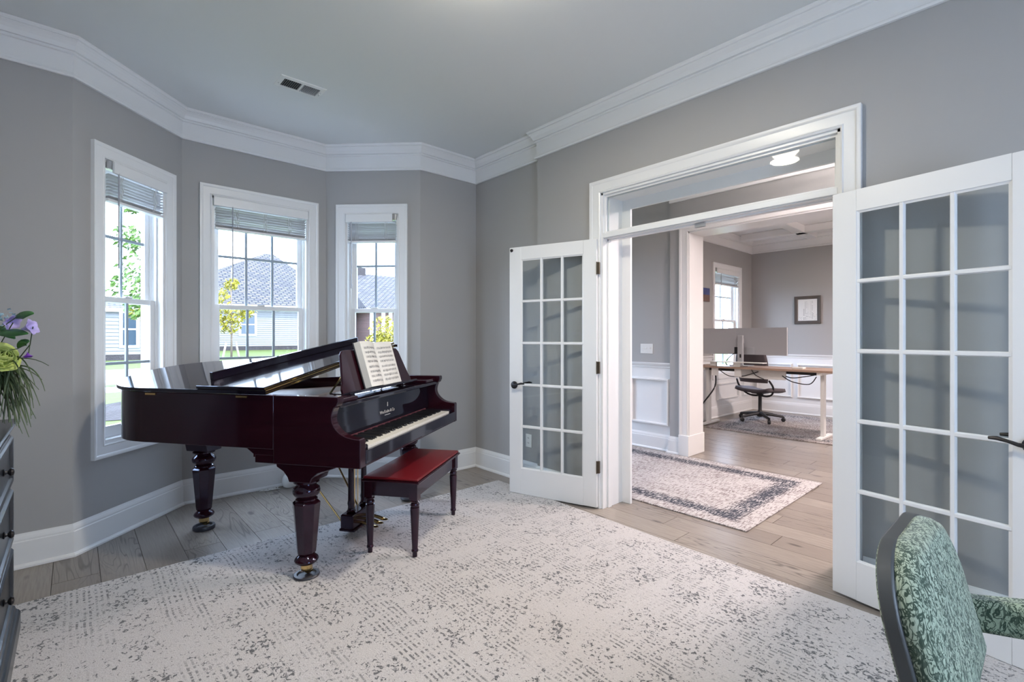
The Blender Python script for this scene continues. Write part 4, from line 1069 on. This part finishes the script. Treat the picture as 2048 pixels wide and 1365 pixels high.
for sx in (-1, 1):
    # rear post down to the floor
    x0, x1 = (sx*.200, sx*.248) if sx > 0 else (sx*.248, sx*.200)
    yb = YB0+(.40+RT-.535)*LEAN
    MB().prism([(yb+.008, .41), (yb+.036, .41), (yb+.033, .30), (yb+.075, .002), (yb+.045, .002), (yb+.003, .30)], x0, x1, 'x').build('rear_leg', M['chairwood'], ac, bevel=.003)
    xc = sx*.243
    y_b = YB0+(.63-.535)*LEAN
    pts = [(y_b+.01, .575-RT), (y_b+.01, .655-RT), (y_b-.03, .662-RT), (y_b-.13, .688-RT), (y_b-.30, .690-RT), (y_b-.36, .672-RT), (y_b-.375, .640-RT), (y_b-.36, .612-RT), (y_b-.12, .602-RT)]
    MB().prism(pts, xc-.030, xc+.030, 'x').build('arm_pad', M['coral'], ac, smooth=True, bevel=.014)
    MB().prism([(y_b-.27, .60-RT), (y_b-.32, .60-RT), (y_b-.36, .40), (y_b-.30, .40)], xc-.02, xc+.02, 'x').build('arm_support', M['chairwood'], ac, bevel=.004)
    MB().prism([(-.27, .40), (-.225, .40), (-.232, .002), (-.265, .002)], xc-.025, xc+.025, 'x').build('front_leg', M['chairwood'], ac, bevel=.004)
MB().box(-.255, .255, -.275, .14, .36, .415).build('seat_rail', M['chairwood'], ac, bevel=.004)
MB().box(-.262, .262, -.285, .10, .415, .475).build('seat_cushion', M['coral'], ac, bevel=.022)

# ------------------------------------------------------------ office: desk, monitor, chair, pictures
M['walnut'] = mat('walnut_desktop', (0.36, 0.25, 0.19), 0.45, noise=(6, 0.25))
M['silver'] = mat('silver_monitor_back', (0.50, 0.51, 0.53), 0.35, 0.3)
M['mesh'] = mat('charcoal_mesh', (0.10, 0.085, 0.095), 0.8)
M['blackp'] = mat('black_plastic', (0.015, 0.015, 0.018), 0.4)
dk = thing('standing_desk', (7.25, 2.6, .0105), 0, label='raised standing desk with wood top and white steel legs in the office', cat='desk')
DZ = .885-.0105
MB().prism([(-.42, -1.05), (.24, -1.05), (.24, -.30), (.12, -.20), (.12, .96), (-.42, .96)], DZ-.028, DZ).build('desktop', M['walnut'], dk, bevel=.003)
for yy in (-.66, .84):
    l = MB().box(-.245, -.165, yy-.022, yy+.022, .03, DZ-.06).build('leg', M['plastic'], dk, bevel=.004)
    MB().box(-.40, .10, yy-.03, yy+.03, 0, .03).build('foot', M['plastic'], dk, bevel=.006)
    MB().box(-.38, .10, yy-.025, yy+.025, DZ-.065, DZ-.029).build('support_beam', M['plastic'], dk)
MB().box(-.24, -.17, -.66, .84, DZ-.075, DZ-.04).build('cross_beam', M['blackp'], dk)
MB().box(-.27, -.235, -.24, .36, DZ-.16, DZ-.035).build('cable_tray', M['plastic'], dk, bevel=.004)
for yy in (.30, .63): MB().box(-.37, -.34, yy, yy+.09, DZ-.14, DZ-.029).build('clamp_bracket', M['plastic'], dk, bevel=.004)
sf = thing('desk_shelf', (7.25-.40, 2.985, .8855), 0, label='thin white riser shelf along the edge of the office desk', cat='shelf')
MB().box(-.075, .075, -.415, .415, .060, .070).build('board', M['plastic'], sf)
for yy in (-.085, .245): MB().box(-.012, .018, yy, yy+.09, 0, .060).build('bracket', M['plastic'], sf, bevel=.003)
MB().box(-.31, -.20, -.46, -.33, DZ+.001, DZ+.025).build('cable_box', M['plastic'], dk, bevel=.004)
def cable(pts, r, name='cable', par=dk):
    P = [Vector(p) for p in pts]; MB().tube([Vector(q) for q in catmull(P, 6)], r, 6).build(name, M['blackp'], par, smooth='all')
cable([(-.26, .72, DZ-.06), (-.30, .70, DZ-.3), (-.32, .86, DZ-.55), (-.30, .97, DZ-.68)], .011)
cable([(-.27, -.20, DZ-.10), (-.27, -.32, DZ-.17), (-.27, -.52, DZ-.19), (-.26, -.60, DZ-.09)], .007)
cable([(-.26, -.16, DZ-.07), (-.26, -.30, DZ-.12), (-.26, -.45, DZ-.10), (-.26, -.58, DZ-.07)], .007)
cable([(-.28, .66, DZ-.05), (-.29, .5, DZ-.14), (-.29, .30, DZ-.13), (-.28, .1, DZ-.06)], .006)
cable([(-.30, .20, DZ), (-.30, .14, DZ-.10), (-.29, .02, DZ-.16)], .006)
mn = thing('computer_monitor', (7.14, 2.98, .886), 0, label='wide silver monitor seen from behind on the office desk', cat='monitor')
b = MB(); N = 12
for i in range(N):
    t0, t1 = -1+2*i/N, -1+2*(i+1)/N
    f = lambda t: (-.05*t*t, .60*t)
    (xa, ya), (xb, yb_) = f(t0), f(t1)
    b.add([(xa, ya, .165), (xb, yb_, .165), (xb-.0+.035, yb_, .165), (xa+.035, ya, .165), (xa, ya, .545), (xb, yb_, .545), (xb+.035, yb_, .545), (xa+.035, ya, .545)], [(0, 3, 2, 1), (4, 5, 6, 7), (0, 1, 5, 4), (2, 3, 7, 6)] + ([(3, 0, 4, 7)] if i == 0 else []) + ([(1, 2, 6, 5)] if i == N-1 else []))
b.build('back_shell', M['silver'], mn, smooth=True)
sc = MB()
for i in range(N):
    t0, t1 = -1+2*i/N, -1+2*(i+1)/N
    sc.add([(-.05*t0*t0+.037, .6*t0, .170), (-.05*t1*t1+.037, .6*t1, .170), (-.05*t1*t1+.037, .6*t1, .54), (-.05*t0*t0+.037, .6*t0, .54)], [(0, 1, 2, 3)])
solid(sc.build('screen', M['blackp'], mn), .002)
MB().box(-.004, .0, -.18, -.02, .17, .27).build('port_cover', M['steel'], mn, bevel=.003)
MB().box(-.004, .0, .05, .12, .17, .27).build('port_recess', M['blackp'], mn)
MB().box(-.085, -.045, -.035, .045, .001, .44).build('stand_column', M['silver'], mn, bevel=.012)
MB().box(-.046, .001, -.02, .03, .33, .40).build('stand_joint', M['silver'], mn)
MB().box(-.14, .08, -.13, .13, 0.0, .012).build('stand_foot', M['silver'], mn, bevel=.004)
MB().box(-.0855, -.084, -.012, .012, .12, .17).build('cable_slot', M['blackp'], mn)
cable([(-.05, .08, .20), (-.08, .16, .12), (-.10, .20, .05), (-.11, .18, .008)], .006, par=mn)
oc_ = thing('office_chair', (7.86, 3.02, .0105), math.radians(-10), label='black mesh office swivel chair on a five-star base', cat='office chair')
MB().lathe([(.03, .06), (.045, .07), (.045, .12), (.032, .15), (.026, .16), (.026, .38), (.05, .40), (.05, .43)], seg=16).build('gas_column', M['blackp'], oc_, smooth=True)
cw = None
for k in range(5):
    a = 2*PI*k/5+.3; c, s = math.cos(a), math.sin(a)
    MB().tube([(.03*c, .03*s, .115), (.16*c, .16*s, .10), (.32*c, .32*s, .075)], [.030, .024, .018], 8).build('base_spoke', M['blackp'], oc_, smooth=True)
    w_ = MB().lathe([(.020, -.022), (.030, -.018), (.030, .018), (.020, .022)], seg=14, axis='x')
    w_.box(-.012, .012, -.012, .012, .02, .05)
    w_.xf(Matrix.Translation((.32*c, .32*s, .031)) @ Matrix.Rotation(a+1.2, 4, 'Z')).build('caster', M['blackp'], oc_)
def shell(nu, nv, f, th, name, m):
    vs = [f(i/nu, j/nv) for i in range(nu+1) for j in range(nv+1)]; fs = [(i*(nv+1)+j, (i+1)*(nv+1)+j, (i+1)*(nv+1)+j+1, i*(nv+1)+j+1) for i in range(nu) for j in range(nv)]
    return solid(MB().add(vs, fs).build(name, m, oc_, smooth='all'), th)
shell(10, 8, lambda u, v: ((v-.5)*.46, (u-.5)*.52, .485+.035*abs(2*u-1)**3-.03*max(0, v-.75)*4*.25+.012*math.cos(PI*v)), .05, 'seat', M['mesh'])
shell(12, 14, lambda u, v: (-.22-.09*math.sin(v*1.2)-.0+.05*abs(2*u-1)**2, (u-.5)*(.44+.08*math.sin(PI*v)), .60+.50*v), .018, 'backrest', M['mesh'])
for sy in (-1, 1):
    MB().tube(catmull([(0, 0, .39), (-.02, sy*.12, .385), (-.05, sy*.22, .43), (-.12, sy*.275, .54), (-.20, sy*.26, .64)], 5), .014, 8).build('yoke', M['blackp'], oc_, smooth=True)
MB().box(-.10, .10, -.09, .09, .42, .47).build('tilt_mechanism', M['blackp'], oc_, bevel=.01)
M['frame_dark'] = mat('dark_walnut_frame', (0.085, 0.07, 0.062), 0.4)
M['print'] = mat('print_paper', (0.75, 0.74, 0.72), 0.6)
M['print_ink'] = mat('print_ink_grey', (0.33, 0.32, 0.32), 0.7)
pf = thing('picture_frame', (XO, 2.73, 1.755), -PI/2, label='dark framed black and white print on the office wall', cat='picture')
frame_sweep([(-.145, -.18), (.145, -.18), (.145, .18), (-.145, .18)], [(0, .002), (0, .018), (.012, .026), (.045, .030), (.052, .024), (.052, 0.0)]).build('frame', M['frame_dark'], pf)
pp = MB().box(-.146, .146, -.012, -.004, -.181, .181).build('print', M['print'], pf)
ik = MB()
for i in range(7):
    for j_ in range(13):
        if random.random() < .8: ik.box(-.06+i*.021, -.048+i*.021, -.0126, -.0121, -.165+j_*.024+.004*i % 2, -.150+j_*.024)
for i in range(26): x_ = random.uniform(-.14, .14); z_ = random.uniform(-.17, -.05); ik.box(x_, x_+.012, -.0126, -.0121, z_, z_+.004)
ik.build('print_drawing', M['print_ink'], pp, kind='stuff')
M['canvas_sky'] = mat('canvas_dusk_sky', (0.05, 0.07, 0.20), 0.7, noise=(14, 0.5))
M['canvas_land'] = mat('canvas_brown_land', (0.14, 0.085, 0.07), 0.8, noise=(18, 0.5))
cv = thing('canvas_print', (7.33, YO, 1.965), 0, label='small unframed landscape canvas beside the office window', cat='picture')
MB().box(-.115, .115, -.02, -.001, -.105, .0).build('land', M['canvas_land'], cv)
MB().box(-.115, .115, -.02, -.001, .0, .105).build('sky', M['canvas_sky'], cv)

# ------------------------------------------------------------ small things by the bay baseboard
wb = thing('night_light', (1.385, 4.43, .0), 0, label='white rounded gadget on the floor by the bay baseboard behind the piano', cat='gadget')  # unidentified white object, gives off no light
MB().lathe([(.03, .001), (.05, .01), (.062, .045), (.058, .085), (.040, .115), (.015, .128), (.002, .130)], seg=24).build('shell', M['plastic'], wb, smooth=True)
MB().lathe([(.034, 0), (.034, .004)], seg=20).build('foot', M['steel'], wb)
cb = MB(); pts = []
for k in range(46):
    a = k*.55; pts.append((.03*math.cos(a)*(1+.4*math.sin(k*.37))+.0025*k-.06, .022*math.sin(a), .006+.004*(1+math.sin(k*1.1))))
MB().tube(pts, .003, 6).build('cable_coil', M['plastic'], smooth='all', loc=(1.235, 4.44, .001), rot=(0, 0, 0), label='thin pale cable lying in coils by the bay baseboard', cat='cable')

# ------------------------------------------------------------ outdoors
GS = .034
def gz(y): return -.45+max(0, y-5)*GS
def ground(name, pts, m, dz, label, cat=None, kind=None):
    return MB().add([(x, y, gz(y)+dz) for x, y in pts] + [(x, y, gz(y)+dz-.15) for x, y in pts], [tuple(range(len(pts))), tuple(range(len(pts), 2*len(pts)))[::-1]] + [(i, (i+1) % len(pts), len(pts)+(i+1) % len(pts), len(pts)+i) for i in range(len(pts))]).build(name, m, label=label, cat=cat, kind=kind)
ground('lawn', [(-40, 5.0), (60, 5.0), (60, 90), (-40, 90)], M['lawn'], 0, 'bright green lawn outside the bay window', kind='structure')
ground('driveway', [(-14, 14.2), (2.6, 15.9), (9.5, 20.5), (16, 22.0), (16, 25.4), (8, 25.6), (1.6, 22.2), (-14, 20)], M['concrete'], .02, 'pale concrete drive crossing the lawn', kind='structure')
ground('grass_strip', [(-14, 15.5), (2.4, 17.0), (3.0, 17.5), (-14, 16.1)], M['lawn'], .03, 'thin grass strip along the drive', kind='structure')
mb_ = MB(); N = 24; vs = [(0, 0, .20)]
for r_ in range(1, 6):
    for k in range(N):
        a = 2*PI*k/N; q = r_/5; vs.append((1.5*q*math.cos(a)*(1+.08*math.sin(3*a)), .95*q*math.sin(a), .20*math.cos(q*PI/2)+random.uniform(-.02, .02)*(q < .9)-.02*q))
fs = [(0, 1+k, 1+(k+1) % N) for k in range(N)] + [(1+(r_-1)*N+k, 1+r_*N+k, 1+r_*N+(k+1) % N, 1+(r_-1)*N+(k+1) % N) for r_ in range(1, 5) for k in range(N)]
mb_.add(vs, fs).build('mulch_bed', M['mulch'], smooth='all', loc=(.95, 12.4, gz(12.4)), label='low mound of dark mulch on the lawn', cat='mulch bed')

def house(name, x0, x1, y0, y1, ze, peak, label, wall_m, roof_m, ov=.45, ridge=None, lap=.13):
    zb = gz(y0)-.1
    h = thing(name, ((x0+x1)/2, (y0+y1)/2, zb), 0, label=label, cat='house', group='houses across the lawn')
    ox, oy = (x0+x1)/2, (y0+y1)/2
    MB().box(x0-ox, x1-ox, y0-oy, y1-oy, 0, ze-zb).build('wall', wall_m, h)
    if lap:
        sd_ = MB(); z = .35
        while z < ze-zb:
            sd_.add([(x0-ox, y0-oy-.001, z+lap), (x1-ox, y0-oy-.001, z+lap), (x1-ox, y0-oy-.028, z), (x0-ox, y0-oy-.028, z), (x0-ox, y0-oy-.001, z), (x1-ox, y0-oy-.001, z)], [(0, 1, 2, 3), (3, 2, 5, 4)]); z += lap
        sd_.build('lap_siding', wall_m, h, kind='stuff')
        MB().box(x0-ox, x1-ox, y0-oy-.03, y0-oy, 0, .35).build('foundation', M['mulch'], h)
    a, b_, c, d_ = (x0-ov-ox, y0-ov-oy), (x1+ov-ox, y0-ov-oy), (x1+ov-ox, y1+ov-oy), (x0-ov-ox, y1+ov-oy)
    E_ = [(*q, ze-zb) for q in (a, b_, c, d_)]; E2 = [(*q, ze-zb-.16) for q in (a, b_, c, d_)]
    r0, r1 = (ridge or (peak, peak)); R0 = (r0[0]-ox, r0[1]-oy, r0[2]-zb); R1 = (r1[0]-ox, r1[1]-oy, r1[2]-zb)
    MB().add(E_+[R0, R1], [(0, 1, 5, 4), (1, 2, 5), (2, 3, 4, 5), (3, 0, 4), (3, 2, 1, 0)]).build('roof', roof_m, h)
    MB().add(E_+E2, [(0, 4, 5, 1), (1, 5, 6, 2), (2, 6, 7, 3), (3, 7, 4, 0), (4, 7, 6, 5)]).build('fascia', M['white'], h)
    return h, ox, oy, zb
def house_window(h, ox, oy, zb, x0, x1, z0, z1, y, bars=1):
    w_ = MB().box(x0-.12-ox, x1+.12-ox, y-.06-oy, y-.005-oy, z0-.12-zb, z1+.12-zb).build('window', M['white'], h, bevel=.01)
    MB().box(x0-ox, x1-ox, y-.075-oy, y-.05-oy, z0-zb, z1-zb).build('pane', M['far_glass'], w_)
    zc = (z0+z1)/2
    MB().box(x0-ox, x1-ox, y-.09-oy, y-.07-oy, zc-.03-zb, zc+.03-zb).build('meeting_rail', M['white'], w_)
pk = (10.5, 38.5, 7.4)
hA = house('neighbour_house', 2.6, 13.9, 33.0, 44.0, 3.28, pk, 'white sided house with grey hipped roof beyond the wide window', M['siding'], M['roof'], ridge=((10.3, 38.5, 7.4), (10.9, 38.5, 7.4)))
house_window(*hA, 7.50, 8.25, 1.50, 2.65, 33.0)
hB = house('brick_house', 15.1, 27.0, 31.5, 41.0, 3.25, None, 'red brick house wing seen past the music desk', M['brick'], M['roof'], ridge=((15.0, 36.5, 6.3), (25.0, 36.5, 6.3)), lap=0)
for (x0, x1) in ((15.1, 15.35), (15.95, 16.2), (16.5, 16.75)):
    MB().box(x0-hB[1], x1-hB[1], 31.4-hB[2], 31.5-hB[2], .1, 3.2-hB[3]).build('trim_post', M['white'], hB[0])
MB().box(15.4-hB[1], 17.0-hB[1], 36.2-hB[2], 37.0-hB[2], 5.6-hB[3], 6.75-hB[3]).build('chimney', M['mulch'], hB[0])
hC = house('pale_house', -6.5, 3.05, 27.0, 29.9, 2.55, None, 'pale sided house with a dark tall window beyond the lawn', M['siding'], M['roof'], ov=.2, ridge=((-5, 28.5, 3.0), (2, 28.5, 3.0)), lap=.16)
house_window(*hC, 1.56, 2.02, .95, 2.35, 27.0)
MB().box(2.25-hC[1], 2.55-hC[1], 26.9-hC[2], 27.0-hC[2], 0.1, 3.0-hC[3]).build('corner_board', M['white'], hC[0])

def foliage(n, c, r, size, rnd):
    b = MB(); 
    for k in range(n):
        while True:
            q = Vector((rnd.uniform(-1, 1), rnd.uniform(-1, 1), rnd.uniform(-1, 1)))
            if .25 < q.length < 1: break
        p = Vector(c)+Vector((q.x*r[0], q.y*r[1], q.z*r[2])); u = Vector((rnd.gauss(0, 1), rnd.gauss(0, 1), rnd.gauss(0, 1))).normalized()
        x_ = u.orthogonal().normalized(); y_ = u.cross(x_); s = size*rnd.uniform(.6, 1.3)
        b.add([p-x_*s, p-x_*s*.2+y_*s*.42+u*s*.1, p+x_*s, p-x_*s*.2-y_*s*.42+u*s*.1, p-x_*s*.1-u*s*.06], [(0, 1, 4), (1, 2, 4), (2, 3, 4), (3, 0, 4)])
    return b
def tree(name, x, y, h, blobs, m, label, size, n, seed, trunk_r=.05, group='young trees on the lawn'):
    rnd = random.Random(seed); t = thing(name, (x, y, gz(y)), 0, label=label, cat='tree', group=group)
    MB().tube([(0, 0, -.02), (.02, .0, h*.4), (-.02, .02, h*.75), (0, 0, h)], [trunk_r, trunk_r*.8, trunk_r*.5, trunk_r*.2], 8).build('trunk', M['bark'], t, smooth='all')
    for bx, by, bz, r in blobs:
        MB().tube([(0, 0, min(bz, h)*.75), (bx*.6, by*.6, bz-.05), (bx, by, bz)], [trunk_r*.4, trunk_r*.25, .005], 6).build('branch', M['bark'], t)
    b = MB()
    for bx, by, bz, r in blobs:
        q = foliage(n, (bx, by, bz), (r, r, r*.85), size, rnd); b.add(q.v, q.f)
    b.build('crown', m, t, kind='stuff'); return t
tree('young_tree', 1.52, 15.6, 4.2, [(-.45, 0, 3.9, .38), (-.25, .1, 3.2, .5), (-.50, -.1, 2.6, .45), (-.2, 0, 2.15, .42), (-.40, .05, 4.7, .2), (.2, 0, 3.4, .5)], M['leaf'], 'leafy green tree beyond the window beside the piano tail', .09, 150, 3)
tree('small_maple', 1.62, 18.5, 2.3, [(-.15, 0, 2.1, .40), (.22, 0, 1.85, .35)], M['leaf_y'], 'yellow leaved small tree before the pale house', .10, 130, 4)
sp = tree('staked_sapling', 5.72, 27.0, 4.4, [(-.55, 0, 3.0, .5), (-.35, 0, 2.2, .6), (.2, 0, 2.1, .55), (-.1, 0, 1.55, .5), (.05, .2, 3.6, .35), (.75, 0, 2.3, .4), (-.75, 0, 1.9, .4)], M['leaf_y'], 'staked sapling with yellow green leaves beyond the wide window', .12, 120, 5)
for sx in (-.35, .35):
    MB().tube([(sx, .1, 0), (sx*.6, .05, .75)], .05, 6).build('support_stake', M['stake'], sp)
tree('round_shrub', 12.2, 23.6, 1.6, [(0, 0, 1.5, .85), (.45, 0, 1.1, .7), (-.45, 0, .9, .6)], M['leaf_y'], 'bushy yellow green shrub before the brick house', .12, 320, 6, group='shrubs')
tree('office_side_tree', 8.4, 8.2, 4.5, [(0, 0, 3.4, 1.0), (.6, 0, 2.6, .9), (-.6, 0, 2.5, .9)], M['leaf'], 'green tree outside the office window', .12, 300, 9)
